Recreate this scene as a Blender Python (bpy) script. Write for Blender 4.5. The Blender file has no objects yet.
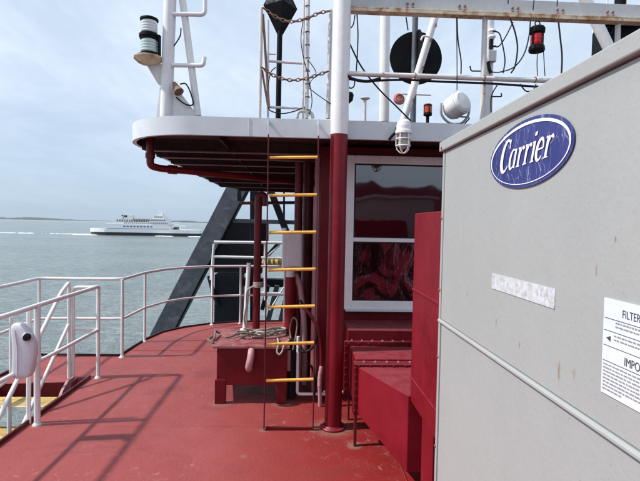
import bpy, bmesh, math, random
from mathutils import Vector, Matrix, geometry
random.seed(7)
R = math.radians
scene = bpy.context.scene
COL = scene.collection

# ------------------------------------------------------------------ camera
EYE = Vector((0, 0, 1.62)); FPX = 480.0
PITCH, YAW, ROLL = R(-1.918), R(-2.66), R(1.1)
MROT = Matrix.Rotation(YAW, 3, 'Z') @ Matrix.Rotation(math.pi/2 + PITCH, 3, 'X') @ Matrix.Rotation(ROLL, 3, 'Z')
cam = bpy.data.cameras.new('camera'); camo = bpy.data.objects.new('camera', cam); COL.objects.link(camo)
camo.location = EYE; camo.rotation_euler = MROT.to_euler()
cam.sensor_width = 36; cam.lens = FPX/640*36; cam.clip_start = 0.05; cam.clip_end = 60000
scene.camera = camo

# ------------------------------------------------------------------ light
SUN_EL, SUN_AZ = R(49), math.atan2(-1, -0.13)
w = bpy.data.worlds.new('World'); scene.world = w; w.use_nodes = True
nt = w.node_tree; nt.nodes.clear()
def WN(t, **k):
    n = nt.nodes.new(t)
    for a, b in k.items(): setattr(n, a, b)
    return n
wo = WN('ShaderNodeOutputWorld'); bg = WN('ShaderNodeBackground'); bg.inputs[1].default_value = 0.097
sky = WN('ShaderNodeTexSky', sky_type='NISHITA'); sky.sun_disc = False
sky.sun_elevation = SUN_EL; sky.sun_rotation = SUN_AZ; sky.air_density = 1.0; sky.dust_density = 1.6; sky.ozone_density = 1.5
tc = WN('ShaderNodeTexCoord'); sep = WN('ShaderNodeSeparateXYZ'); nt.links.new(tc.outputs['Generated'], sep.inputs[0])
def WM(op, a, b=None, c=None, clamp=False):
    n = WN('ShaderNodeMath', operation=op); n.use_clamp = clamp
    for i, v in enumerate((a, b, c)):
        if v is None: continue
        if isinstance(v, (int, float)): n.inputs[i].default_value = v
        else: nt.links.new(v, n.inputs[i])
    return n.outputs[0]
zz = WM('ADD', WM('MAXIMUM', sep.outputs[2], 0.0), 0.10)
cx = WM('DIVIDE', sep.outputs[0], zz); cy = WM('DIVIDE', sep.outputs[1], zz)
cmb = WN('ShaderNodeCombineXYZ'); nt.links.new(cx, cmb.inputs[0]); nt.links.new(cy, cmb.inputs[1])
def wnoise(scale, stretch, detail, rough, dist, off):
    mp = WN('ShaderNodeMapping'); mp.inputs['Scale'].default_value = stretch; mp.inputs['Rotation'].default_value = (0, 0, R(28)); mp.inputs['Location'].default_value = off
    nt.links.new(cmb.outputs[0], mp.inputs[0])
    n = WN('ShaderNodeTexNoise'); n.inputs['Scale'].default_value = scale; n.inputs['Detail'].default_value = detail
    n.inputs['Roughness'].default_value = rough; n.inputs['Distortion'].default_value = dist
    nt.links.new(mp.outputs[0], n.inputs[0]); return n.outputs[0]
n1 = wnoise(0.9, (1.0, 0.55, 1), 7, 0.62, 0.35, (1.3, 4.2, 0))
n2 = wnoise(4.2, (1.0, 0.6, 1), 6, 0.66, 0.5, (7.1, 0.4, 0))
cl = WM('ADD', WM('MULTIPLY', n1, 0.78), WM('MULTIPLY', n2, 0.22))
mr = WN('ShaderNodeMapRange', interpolation_type='SMOOTHSTEP'); nt.links.new(cl, mr.inputs[0])
mr.inputs[1].default_value = 0.36; mr.inputs[2].default_value = 0.64; mr.inputs[3].default_value = 0.34; mr.inputs[4].default_value = 0.78
lay = WM('MULTIPLY', mr.outputs[0], WM('ADD', 0.10, WM('MULTIPLY', sep.outputs[2], 3.2, None, True), None, True), None, True)
mixc = WN('ShaderNodeMix', data_type='RGBA'); nt.links.new(lay, mixc.inputs[0])
veil = WN('ShaderNodeMix', data_type='RGBA'); veil.inputs[0].default_value = 0.80; nt.links.new(sky.outputs[0], veil.inputs[6]); veil.inputs[7].default_value = (3.4, 4.55, 5.9, 1)
nt.links.new(veil.outputs[2], mixc.inputs[6]); mixc.inputs[7].default_value = (6.7, 7.4, 8.5, 1)
nt.links.new(mixc.outputs[2], bg.inputs[0]); nt.links.new(bg.outputs[0], wo.inputs[0])

sd = bpy.data.lights.new('sun', 'SUN'); sd.energy = 3.3; sd.angle = R(2.2); sd.color = (1.0, 0.97, 0.93)
so = bpy.data.objects.new('sun', sd); COL.objects.link(so)
sv = Vector((math.sin(SUN_AZ)*math.cos(SUN_EL), math.cos(SUN_AZ)*math.cos(SUN_EL), math.sin(SUN_EL)))
so.rotation_euler = sv.to_track_quat('Z', 'Y').to_euler(); so.location = (-5, -2, 12)
scene.view_settings.view_transform = 'Standard'; scene.view_settings.look = 'None'
scene.view_settings.exposure = 0.52; scene.view_settings.gamma = 1
scene.render.engine = 'CYCLES'

# measuring helpers: sight line of the surveyed photo meets a plane of the ship
def _ray(px, py): return MROT @ Vector(((px-320)/FPX, -(py-240.5)/FPX, -1))
def PY(px, py, Y): r = _ray(px, py); return EYE + r*(Y/r.y)
def PZ(px, py, z=0): r = _ray(px, py); return EYE + r*((z-1.62)/r.z)
def PX(px, py, x): r = _ray(px, py); return EYE + r*(x/r.x)

# ------------------------------------------------------------------ materials
class NT:
    def __init__(s, name):
        s.m = bpy.data.materials.new(name); s.m.use_nodes = True; s.t = s.m.node_tree
        s.b = s.t.nodes['Principled BSDF']; s.geo = s.n('ShaderNodeNewGeometry'); s.pos = s.geo.outputs['Position']
    def n(s, t, **k):
        x = s.t.nodes.new(t)
        for a, b in k.items(): setattr(x, a, b)
        return x
    def L(s, a, b): s.t.links.new(a, b)
    def math(s, op, a, b=None, clamp=False):
        x = s.n('ShaderNodeMath', operation=op); x.use_clamp = clamp
        for i, v in enumerate((a, b)):
            if v is None: continue
            if isinstance(v, (int, float)): x.inputs[i].default_value = v
            else: s.L(v, x.inputs[i])
        return x.outputs[0]
    def noise(s, scale, detail=5, rough=.6, stretch=(1, 1, 1), dist=0, off=(0, 0, 0), rot=(0, 0, 0)):
        mp = s.n('ShaderNodeMapping'); mp.inputs['Scale'].default_value = stretch; mp.inputs['Location'].default_value = off; mp.inputs['Rotation'].default_value = rot
        s.L(s.pos, mp.inputs[0]); x = s.n('ShaderNodeTexNoise'); s.L(mp.outputs[0], x.inputs[0])
        x.inputs['Scale'].default_value = scale; x.inputs['Detail'].default_value = detail; x.inputs['Roughness'].default_value = rough; x.inputs['Distortion'].default_value = dist
        return x.outputs[0]
    def ramp(s, v, lo, hi, a=0., b=1.):
        x = s.n('ShaderNodeMapRange', interpolation_type='SMOOTHSTEP'); s.L(v, x.inputs[0])
        for i, q in enumerate((lo, hi, a, b)): x.inputs[i+1].default_value = q
        return x.outputs[0]
    def mix(s, f, a, b):
        x = s.n('ShaderNodeMix', data_type='RGBA')
        for i, v in ((0, f), (6, a), (7, b)):
            if isinstance(v, (int, float)): x.inputs[i].default_value = v
            elif isinstance(v, tuple): x.inputs[i].default_value = (*v, 1)
            else: s.L(v, x.inputs[i])
        return x.outputs[2]
    def bump(s, h, strength=.3, dist=.01):
        x = s.n('ShaderNodeBump'); x.inputs['Strength'].default_value = strength; x.inputs['Distance'].default_value = dist
        s.L(h, x.inputs['Height']); s.L(x.outputs[0], s.b.inputs['Normal']); return x
    def col(s, c):
        if isinstance(c, tuple): s.b.inputs['Base Color'].default_value = (*c, 1)
        else: s.L(c, s.b.inputs['Base Color'])
    def rough(s, r):
        if isinstance(r, (int, float)): s.b.inputs['Roughness'].default_value = r
        else: s.L(r, s.b.inputs['Roughness'])

def paint(name, c, rough=.42, var=.18, wear=None, wearc=(.2, .08, .03), wlo=.66, whi=.72, bump=.15, scale=3., spec=.5, metal=0, dust=None, streak=None):
    k = NT(name); dark = tuple(v*(1-var) for v in c); light = tuple(min(1, v*(1+var*.6)+.004) for v in c)
    a = k.noise(scale, 6, .65); b = k.noise(scale*9, 4, .6, off=(3, 1, 2))
    base = k.mix(k.ramp(a, .3, .7), dark, light)
    base = k.mix(k.ramp(b, .35, .75, 0, .35), base, tuple(v*.8 for v in c))
    if wear:
        wv = k.noise(wear, 8, .72, off=(9, 2, 5), dist=.6); base = k.mix(k.ramp(wv, wlo, whi, 0, .9), base, wearc)
    if streak:   # thin rust-brown weeps running down
        sv_ = k.noise(16, 5, .65, (1, 1, .10), off=(4, 8, 3)); base = k.mix(k.math('MULTIPLY', k.ramp(sv_, .60, .74, 0, .6), k.ramp(a, .4, .6)), base, streak)
    if dust:   # salt and dust lie on upward faces
        nz = k.n('ShaderNodeSeparateXYZ'); k.L(k.geo.outputs['Normal'], nz.inputs[0]); base = k.mix(k.math('MULTIPLY', k.ramp(nz.outputs[2], .8, 1, 0, .75), k.ramp(k.noise(9, 7, .7, off=(2, 2, 8)), .25, .65, .35, 1)), base, dust)
    k.col(base); k.rough(k.ramp(b, .3, .7, rough*.8, min(1, rough*1.25)))
    k.b.inputs['Specular IOR Level'].default_value = spec; k.b.inputs['Metallic'].default_value = metal
    k.bump(k.noise(scale*14, 4, .6), bump, .003)
    return k.m
M = {}
M['maroon'] = paint('maroon_paint', (.130, .0020, .007), .42, .22, 4.5, (.20, .045, .05), .66, .76, .25, 2.2, dust=(.23, .045, .055), spec=.32)
M['red'] = paint('bright_red_paint', (.190, .0028, .011), .42, .2, 5, (.28, .07, .08), .66, .76, .2, 2.5, dust=(.28, .06, .07), spec=.32)
M['underside'] = paint('dark_underside_shade_paint', (.028, .005, .007), .6, .3, 3, (.04, .03, .025), .6, .72, .2)  # near-black puts the roof's shade into the colour; the dark deck lip shares it
M['flange'] = paint('lit_flange_paint', (.22, .10, .11), .6, .2)  # pale tone paints the light caught by the lower beam flanges
M['darkred'] = paint('dark_red_paint', (.10, .003, .008), .5, .3, 3, (.06, .03, .025), .6, .72, .2)
M['white'] = paint('white_paint', (.80, .79, .79), .4, .07, 8, (.34, .20, .12), .66, .73, .1, 4, streak=(.46, .36, .27))
M['whiteold'] = paint('weathered_white_paint', (.66, .64, .62), .5, .12, 7, (.24, .10, .045), .58, .68, .25, 5, streak=(.36, .22, .13))
M['rustlip'] = paint('rusty_white_paint', (.66, .56, .40), .7, .25, 9, (.34, .14, .045), .46, .62, .5, 8)
M['fascia'] = paint('pale_grey_paint', (.64, .68, .71), .45, .07, 2.2, (.45, .40, .38), .66, .78, .12, 1.5, streak=(.46, .42, .38))
M['beamgrey'] = paint('beam_grey_paint', (.50, .51, .53), .5, .1, 5, (.30, .15, .08), .64, .70, .2, 4)
M['ac'] = None
M['black'] = paint('black_paint', (.005, .006, .008), .6, .2, spec=.12)
M['gantry'] = paint('dull_black_steel', (.085, .092, .112), .45, .3, 4, (.16, .175, .19), .5, .66, .35, 3)
M['gantrydark'] = paint('dark_steel', (.008, .010, .017), .55, .3, spec=.3)
M['rubber'] = paint('black_rubber', (.008, .008, .009), .6, .2, spec=.25)
M['yellow'] = paint('yellow_paint', (.86, .48, .09), .45, .15, 16, (.40, .20, .08), .55, .66, .2, 8)
M['tread'] = paint('yellow_grit_tread', (.56, .40, .13), .8, .3, 14, (.30, .20, .10), .50, .62, .5, 9)
M['greybox'] = paint('pale_box_paint', (.58, .55, .56), .45, .08)
M['pink'] = paint('sunlit_pink_paint', (.48, .25, .27), .55, .2, 6, (.55, .5, .48), .6, .7)
M['rope'] = paint('weathered_rope', (.42, .37, .33), .9, .3, bump=.6, scale=30)
M['ropedark'] = paint('dirty_rope', (.20, .15, .13), .9, .4, bump=.6, scale=30)
M['steel'] = paint('galvanised_steel', (.42, .42, .42), .45, .15, metal=.6)
M['rustmetal'] = paint('rusty_steel', (.24, .13, .09), .75, .35, scale=14, bump=.4)
M['plastic'] = paint('white_plastic', (.66, .64, .70), .4, .05, spec=.4)
M['sticker'] = paint('faded_silver_sticker', (.62, .64, .67), .35, .22, 60, (.38, .39, .42), .5, .62, .2, 60)
M['paper'] = paint('white_label', (.68, .73, .78), .4, .05)
M['ink'] = paint('dark_ink', (.05, .055, .07), .6, .1)
M['greyink'] = paint('grey_ink', (.30, .29, .28), .6, .1)
M['logowhite'] = paint('white_print', (.82, .83, .88), .4, .05)
M['ferrywhite'] = paint('ferry_white', (.72, .73, .74), .5, .05)
M['ferrygrey'] = paint('ferry_grey', (.20, .22, .25), .6, .1)
M['ferrydark'] = paint('ferry_black', (.008, .012, .016), .5, .1)
M['ferryblue'] = paint('ferry_blue', (.05, .10, .30), .5, .1)
M['ferrygreen'] = paint('ferry_buff', (.34, .28, .2), .6, .1)
M['orangeglass'] = paint('amber_plastic', (.55, .07, .02), .2, .2)
M['pinkplastic'] = paint('faded_pink_plastic', (.62, .18, .18), .5, .2)
M['shore'] = paint('distant_woodland', (.06, .085, .075), .9, .2, scale=.01, bump=0)
M['foam'] = paint('foam', (.80, .84, .86), .8, .1, scale=.3)

def mk_logo():
    k = NT('cracked_blue_print'); v = k.n('ShaderNodeTexVoronoi', feature='DISTANCE_TO_EDGE')
    mp = k.n('ShaderNodeMapping'); mp.inputs['Scale'].default_value = (1, 34, 11); mp.inputs['Rotation'].default_value = (R(9), 0, 0)
    wob = k.noise(22, 3, .6); ad = k.n('ShaderNodeVectorMath', operation='ADD'); sc = k.n('ShaderNodeVectorMath', operation='SCALE'); cc = k.n('ShaderNodeCombineXYZ')
    k.L(wob, cc.inputs[1]); k.L(cc.outputs[0], sc.inputs[0]); sc.inputs['Scale'].default_value = .04
    k.L(k.pos, ad.inputs[0]); k.L(sc.outputs[0], ad.inputs[1]); k.L(ad.outputs[0], mp.inputs[0]); k.L(mp.outputs[0], v.inputs['Vector']); v.inputs['Scale'].default_value = 1.0
    f = k.math('MULTIPLY', k.ramp(v.outputs['Distance'], 0, .032, 1, 0), k.ramp(k.noise(16, 4), .40, .58))
    base = k.mix(k.ramp(k.noise(9, 5), .3, .7), (.020, .026, .15), (.038, .045, .21))
    k.col(k.mix(k.math('MULTIPLY', f, .6), base, (.42, .45, .62))); k.rough(.45); return k.m
M['blue'] = mk_logo()

def mk_ac():
    k = NT('grey_enamel_cabinet')
    a = k.noise(1.6, 6, .65, (1, 1, .6)); b = k.noise(30, 5, .7); st = k.noise(7, 6, .7, (1, 3.2, .25), off=(2, 5, 1))
    base = k.mix(k.ramp(a, .3, .7), (.345, .358, .352), (.375, .388, .380))
    base = k.mix(k.ramp(b, .4, .75, 0, .3), base, (.315, .325, .32))
    base = k.mix(k.ramp(st, .56, .8, 0, .35), base, (.30, .30, .285))
    sx = k.n('ShaderNodeSeparateXYZ'); k.L(k.pos, sx.inputs[0])
    # small rust weeps with shapes of their own
    for (yy, zc, ry, rz_, s) in ((1.165, 1.265, .006, .022, .8), (1.10, 1.275, .005, .016, .4), (1.55, 1.31, .004, .012, .8), (1.83, 1.36, .004, .012, .8), (1.38, 1.275, .003, .012, .8), (1.03, 1.53, .003, .014, .7), (.97, 1.60, .003, .006, .8)):
        dy = k.math('POWER', k.math('DIVIDE', k.math('SUBTRACT', sx.outputs[1], yy), ry), 2.); dz = k.math('POWER', k.math('DIVIDE', k.math('SUBTRACT', sx.outputs[2], zc), rz_), 2.)
        d = k.math('ADD', k.math('SQRT', k.math('ADD', dy, dz)), k.math('MULTIPLY', k.math('SUBTRACT', k.noise(70, 4), .5), 2.4))
        base = k.mix(k.ramp(d, .2, 1.5, s, 0), base, (.24, .17, .11))
    sp = k.noise(120, 2, .5); base = k.mix(k.ramp(sp, .70, .76, 0, .5), base, (.2, .17, .14))
    k.col(base); k.rough(k.ramp(b, .3, .7, .42, .6)); k.b.inputs['Specular IOR Level'].default_value = .35
    k.bump(k.math('ADD', k.noise(60, 4, .6), k.math('MULTIPLY', a, 9.)), .2, .004); return k.m
M['ac'] = mk_ac()

def mk_deck():
    k = NT('worn_red_deck_paint')
    a = k.noise(.55, 7, .62, dist=.4); b = k.noise(3.2, 8, .7, dist=.5); c = k.noise(36, 6, .7)
    sx = k.n('ShaderNodeSeparateXYZ'); k.L(k.pos, sx.inputs[0])
    side = k.ramp(k.math('ADD', k.math('ADD', sx.outputs[0], k.math('MULTIPLY', sx.outputs[1], -.06)), k.math('MULTIPLY', k.math('SUBTRACT', b, .5), .9)), -1.0, .35)   # paler pink on the open side, deeper red inboard
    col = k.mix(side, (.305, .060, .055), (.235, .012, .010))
    col = k.mix(k.ramp(b, .3, .75, 0, .32), col, (.25, .05, .054))
    col = k.mix(k.ramp(a, .5, .75, 0, .35), col, (.36, .13, .13))
    col = k.mix(k.ramp(c, .5, .8, 0, .35), col, (.22, .05, .055))
    sc = k.noise(9, 9, .78, dist=1.2, off=(4, 4, 0)); msk = k.ramp(k.noise(1.1, 4, .6, off=(8, 3, 0)), .42, .6)
    col = k.mix(k.math('MULTIPLY', k.ramp(sc, .57, .68, 0, .7), msk), col, (.50, .27, .26))
    sm = k.noise(1.6, 7, .7, (.5, 1, 1), .8, (1, 9, 0)); col = k.mix(k.ramp(sm, .52, .62, 0, .30), col, (.15, .035, .035)); col = k.mix(k.ramp(sm, .40, .32, 0, .28), col, (.34, .15, .14))
    tiny = k.noise(75, 3, .6, off=(3, 3, 3)); col = k.mix(k.ramp(tiny, .70, .75, 0, .7), col, (.60, .46, .43))
    tn = k.noise(60, 3, .6, off=(7, 3, 3)); col = k.mix(k.ramp(tn, .72, .76, 0, .7), col, (.10, .03, .03))
    for (px_, py_, rad, st_) in ((-2.02, 3.82, .05, .9), (-2.02, 4.97, .04, .7), (-2.03, 6.5, .05, .7), (-2.055, 5.74, .05, .7), (.307, 3.775, .15, .75), (-.24, 3.725, .035, .8), (.145, 3.725, .035, .8), (.445, 3.455, .05, .8), (-.66, 4.28, .09, .5), (-.11, 4.28, .09, .5), (.25, 2.9, .03, .6), (.05, 2.72, .02, .6), (-.35, 3.3, .025, .5)):
        d = k.math('SQRT', k.math('ADD', k.math('POWER', k.math('SUBTRACT', sx.outputs[0], px_), 2.), k.math('POWER', k.math('SUBTRACT', sx.outputs[1], py_), 2.)))
        d = k.math('ADD', k.math('DIVIDE', d, rad), k.math('MULTIPLY', k.math('SUBTRACT', c, .5), 1.6)); col = k.mix(k.ramp(d, .6, 1.5, st_, 0), col, (.26, .13, .10))
    seam = k.math('ABSOLUTE', k.math('SUBTRACT', k.math('FRACT', k.math('DIVIDE', k.math('ADD', sx.outputs[1], k.math('MULTIPLY', c, .02)), 1.52)), .5))
    col = k.mix(k.math('MULTIPLY', k.ramp(seam, 0, .012, .45, 0), k.ramp(b, .35, .6)), col, (.17, .03, .03))
    k.col(col); k.rough(k.ramp(b, .3, .7, .46, .68)); k.b.inputs['Specular IOR Level'].default_value = .33
    k.bump(k.math('ADD', k.math('ADD', k.math('MULTIPLY', k.noise(1.1, 2, .5), 22.), k.math('MULTIPLY', k.noise(5, 4, .5), 3.)), k.math('ADD', k.noise(140, 4, .7), k.math('MULTIPLY', k.noise(38, 4, .7), 1.6))), .6, .005); return k.m
M['deck'] = mk_deck()

def mk_sea():
    k = NT('sea_water')
    a = k.noise(.018, 5, .6, (1, 1.6, 1)); b = k.noise(.0035, 4, .6, (1, 3, 1), off=(3, 3, 0))
    base = k.mix(k.ramp(a, .35, .65), (.150, .175, .168), (.205, .235, .225))
    base = k.mix(k.ramp(b, .4, .6, 0, .5), base, (.10, .155, .155))
    ch = k.noise(.45, 6, .7, (1, 2.0, 1), .6, off=(5, 5, 0)); base = k.mix(k.ramp(ch, .42, .66, 0, .55), base, (.30, .37, .36)); base = k.mix(k.ramp(k.noise(.9, 5, .75, (1, 2.4, 1), off=(1, 7, 0)), .70, .76, 0, .55), base, (.5, .55, .56))
    k.col(base); k.rough(.2); k.b.inputs['IOR'].default_value = 1.33; k.b.inputs['Specular IOR Level'].default_value = .5
    h = k.math('ADD', k.math('MULTIPLY', k.noise(.13, 4, .55, (1, 1.7, 1), 1.0, rot=(0, 0, R(15))), 2.6), k.math('ADD', k.noise(.75, 5, .6, (1, 1.5, 1), .8, rot=(0, 0, R(-12))), k.math('MULTIPLY', k.noise(3.2, 4, .6, (1, 1.4, 1)), .28)))
    k.bump(h, .9, .75); return k.m
M['sea'] = mk_sea()

def mk_glass(name, c, ior=1.9, wav=.12, scale=3.):
    k = NT(name); k.col(c); k.rough(.04); k.b.inputs['IOR'].default_value = ior
    k.bump(k.noise(scale, 2, .4, (1, 1, .6), .6), wav, .06); return k.m
M['pane'] = mk_glass('dark_wavy_window', (.034, .0035, .008), 2.3, .15, 2.0)  # maroon base colour stands in for red reflections in the upper pane
def mk_low():   # red and black reflections in the lower pane, painted as stretched noise
    k = NT('window_with_painted_reflections')
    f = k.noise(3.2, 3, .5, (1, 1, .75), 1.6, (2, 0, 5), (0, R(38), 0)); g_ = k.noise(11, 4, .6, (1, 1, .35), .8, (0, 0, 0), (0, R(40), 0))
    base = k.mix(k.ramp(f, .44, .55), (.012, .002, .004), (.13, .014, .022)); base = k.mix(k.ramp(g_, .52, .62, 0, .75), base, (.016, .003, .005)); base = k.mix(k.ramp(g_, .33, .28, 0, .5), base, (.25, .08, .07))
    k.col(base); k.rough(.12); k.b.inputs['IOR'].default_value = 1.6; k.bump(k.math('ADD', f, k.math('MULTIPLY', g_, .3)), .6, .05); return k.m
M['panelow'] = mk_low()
M['lens'] = mk_glass('frosted_lens', (.62, .66, .66), 1.5, .1, 20)
M['greenlens'] = mk_glass('green_lens', (.46, .60, .55), 1.5, .1, 20)
M['redlens'] = mk_glass('red_lens', (.50, .012, .02), 1.5, .1, 20)
M['lampglass'] = mk_glass('dull_lamp_glass', (.38, .37, .33), 1.5, .1, 20)

# ------------------------------------------------------------------ mesh builder
class MB:
    def __init__(s): s.v = []; s.f = []; s.s = []
    def add(s, vs, fs, smooth=False):
        o = len(s.v); s.v += [Vector(v) for v in vs]
        for f in fs: s.f.append([o+i for i in f]); s.s.append(smooth)
        return s
    def box(s, c, d, rz=0., rx=0., ry=0.):
        c = Vector(c); m = Matrix.Rotation(rz, 3, 'Z') @ Matrix.Rotation(ry, 3, 'Y') @ Matrix.Rotation(rx, 3, 'X')
        vs = [c + m @ Vector((x*d[0]/2, y*d[1]/2, z*d[2]/2)) for x in (-1, 1) for y in (-1, 1) for z in (-1, 1)]
        return s.add(vs, [(0, 1, 3, 2), (4, 6, 7, 5), (0, 4, 5, 1), (2, 3, 7, 6), (0, 2, 6, 4), (1, 5, 7, 3)])
    def bb(s, x0, x1, y0, y1, z0, z1): return s.box(((x0+x1)/2, (y0+y1)/2, (z0+z1)/2), (abs(x1-x0), abs(y1-y0), abs(z1-z0)))
    def hexa(s, a, b):   # two matching quads a (4 pts) and b (4 pts)
        return s.add(list(a)+list(b), [(3, 2, 1, 0), (4, 5, 6, 7), (0, 1, 5, 4), (1, 2, 6, 5), (2, 3, 7, 6), (3, 0, 4, 7)])
    def prism(s, poly, off):
        n = len(poly); off = Vector(off); a = [Vector(p) for p in poly]; b = [p+off for p in a]
        s.add(a, [list(range(n))[::-1]]); s.add(b, [list(range(n))])
        return s.add(a+b, [(i, (i+1) % n, n+(i+1) % n, n+i) for i in range(n)])
    def tube(s, pts, r, n=10, caps=True):
        pts = [Vector(p) for p in pts]; m = len(pts); rs = r if isinstance(r, (list, tuple)) else [r]*m
        t0 = (pts[1]-pts[0]).normalized(); u = t0.orthogonal().normalized(); rings = []
        for i, p in enumerate(pts):
            if i == 0: t = t0
            elif i == m-1: t = (pts[i]-pts[i-1]).normalized()
            else:
                t = ((pts[i]-pts[i-1]).normalized()+(pts[i+1]-pts[i]).normalized())
                t = t.normalized() if t.length > 1e-6 else t0
            u = (u - t*u.dot(t)).normalized(); v = t.cross(u)
            rings.append([p + (u*math.cos(2*math.pi*j/n)+v*math.sin(2*math.pi*j/n))*rs[i] for j in range(n)])
        vs = [q for rg in rings for q in rg]
        s.add(vs, [(i*n+j, i*n+(j+1) % n, (i+1)*n+(j+1) % n, (i+1)*n+j) for i in range(m-1) for j in range(n)], True)
        if caps: s.add(rings[0], [list(range(n))[::-1]]); s.add(rings[-1], [list(range(n))])
        return s
    def ring(s, c, R_, r, axis='Z', n=20, k=8, sq=1.):
        c = Vector(c); pts = []
        for i in range(n):
            a = 2*math.pi*i/n; x, y = math.cos(a)*R_, math.sin(a)*R_*sq
            pts.append(c+Vector({'Z': (x, y, 0), 'Y': (x, 0, y), 'X': (0, x, y)}[axis]))
        vs = []; 
        for i in range(n):
            t = (pts[(i+1) % n]-pts[i-1]).normalized(); o = (pts[i]-c); u = (o-t*o.dot(t)).normalized(); v = t.cross(u)
            vs += [pts[i]+(u*math.cos(2*math.pi*j/k)+v*math.sin(2*math.pi*j/k))*r for j in range(k)]
        return s.add(vs, [(i*k+j, i*k+(j+1) % k, ((i+1) % n)*k+(j+1) % k, ((i+1) % n)*k+j) for i in range(n) for j in range(k)], True)
    def lathe(s, prof, c, axis=(0, 0, 1), n=20):   # prof: [(r, h)]
        c = Vector(c); q = Vector(axis).normalized().to_track_quat('Z', 'Y')
        for i in range(len(prof)-1):
            (r0, h0), (r1, h1) = prof[i], prof[i+1]
            a = [c+q @ Vector((r0*math.cos(2*math.pi*j/n), r0*math.sin(2*math.pi*j/n), h0)) for j in range(n)]
            b = [c+q @ Vector((r1*math.cos(2*math.pi*j/n), r1*math.sin(2*math.pi*j/n), h1)) for j in range(n)]
            s.add(a+b, [(j, (j+1) % n, n+(j+1) % n, n+j) for j in range(n)], True)
        return s
    def build(s, name, mat, parent=None, bevel=0., weld=False):
        lo = Vector([min(v[i] for v in s.v) for i in range(3)]); hi = Vector([max(v[i] for v in s.v) for i in range(3)])
        c = (lo+hi)/2; base = Vector((c.x, c.y, lo.z)) if parent is None else c
        me = bpy.data.meshes.new(name); me.from_pydata([tuple(v-base) for v in s.v], [], s.f)
        me.polygons.foreach_set('use_smooth', s.s)
        me.materials.append(M[mat]); me.validate(); me.update()
        bm = bmesh.new(); bm.from_mesh(me)
        if weld: bmesh.ops.remove_doubles(bm, verts=bm.verts, dist=1e-5)
        bmesh.ops.recalc_face_normals(bm, faces=bm.faces); bm.to_mesh(me); bm.free()
        o = bpy.data.objects.new(name, me); COL.objects.link(o)
        if parent is None: o.location = base
        else:
            o.parent = parent; o.location = base - wloc(parent)
        if bevel:
            b = o.modifiers.new('bevel', 'BEVEL'); b.width = bevel; b.segments = 2; b.limit_method = 'ANGLE'; b.angle_limit = R(40)
        return o
def wloc(o):
    l = o.location.copy()
    while o.parent: o = o.parent; l += o.location
    return l
def thing(name, label, cat, loc, group=None):
    o = bpy.data.objects.new(name, None); COL.objects.link(o); o.location = Vector(loc); o.empty_display_size = .1
    return tag(o, label, cat, group)
def tag(o, label=None, cat=None, group=None, kind=None):
    for a, b in (('label', label), ('category', cat), ('group', group), ('kind', kind)):
        if b: o[a] = b
    return o
def fillet(pts, r, n=5):
    pts = [Vector(p) for p in pts]; out = [pts[0]]
    for i in range(1, len(pts)-1):
        a, b, c = pts[i-1], pts[i], pts[i+1]; d0, d1 = (a-b), (c-b); q = min(r, d0.length*.45, d1.length*.45)
        p0, p1 = b+d0.normalized()*q, b+d1.normalized()*q
        out += [p0*(1-t)**2+b*2*t*(1-t)+p1*t*t for t in [j/n for j in range(n+1)]]
    return out+[pts[-1]]
def sag(a, b, d, n=10, wob=0):
    a, b = Vector(a), Vector(b)
    return [a.lerp(b, i/n)+Vector((random.uniform(-wob, wob), random.uniform(-wob, wob), -4*d*(i/n)*(1-i/n))) for i in range(n+1)]
def spline(pts, n=6):
    p = [Vector(q) for q in pts]; p = [2*p[0]-p[1]]+p+[2*p[-1]-p[-2]]; out = []
    for i in range(1, len(p)-2):
        for j in range(n):
            t = j/n; a, b, c, d = p[i-1:i+3]
            out.append(.5*((2*b)+(c-a)*t+(2*a-5*b+4*c-d)*t*t+(3*b-a-3*c+d)*t**3))
    return out+[p[-2]]

# ================================================================== SETTING
SEA = -9.4
m = MB(); s_ = 40000; m.add([(-s_, -s_, SEA), (s_, -s_, SEA), (s_, s_, SEA), (-s_, s_, SEA)], [(0, 1, 2, 3)]); tag(m.build('water', 'sea'), kind='structure')
# low wooded shore
def shore(name, x0, x1, y, h, base=0.):
    m = MB(); n = 160; top = []
    for i in range(n+1):
        x = x0+(x1-x0)*i/n; e = min(1, i/10, (n-i)/40)
        top.append((x, y, SEA+max(.5, h*e*(.75+.35*math.sin(i*.31)*math.sin(i*.083)+random.uniform(-.12, .12)))))
    back = [(x*1.02, y+600, z) for x, y_, z in top]; bot = [(x, y-40, SEA-.5) for x, y_, z in top]
    for i in range(n):
        m.add([bot[i], bot[i+1], top[i+1], top[i]], [(0, 1, 2, 3)]); m.add([top[i], top[i+1], back[i+1], back[i]], [(0, 1, 2, 3)])
    return tag(m.build(name, 'shore'), kind='structure')
shore('far_shore', -9500, -2300, 6200, 44); shore('far_shore', -2800, 3500, 7600, 26)

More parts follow.
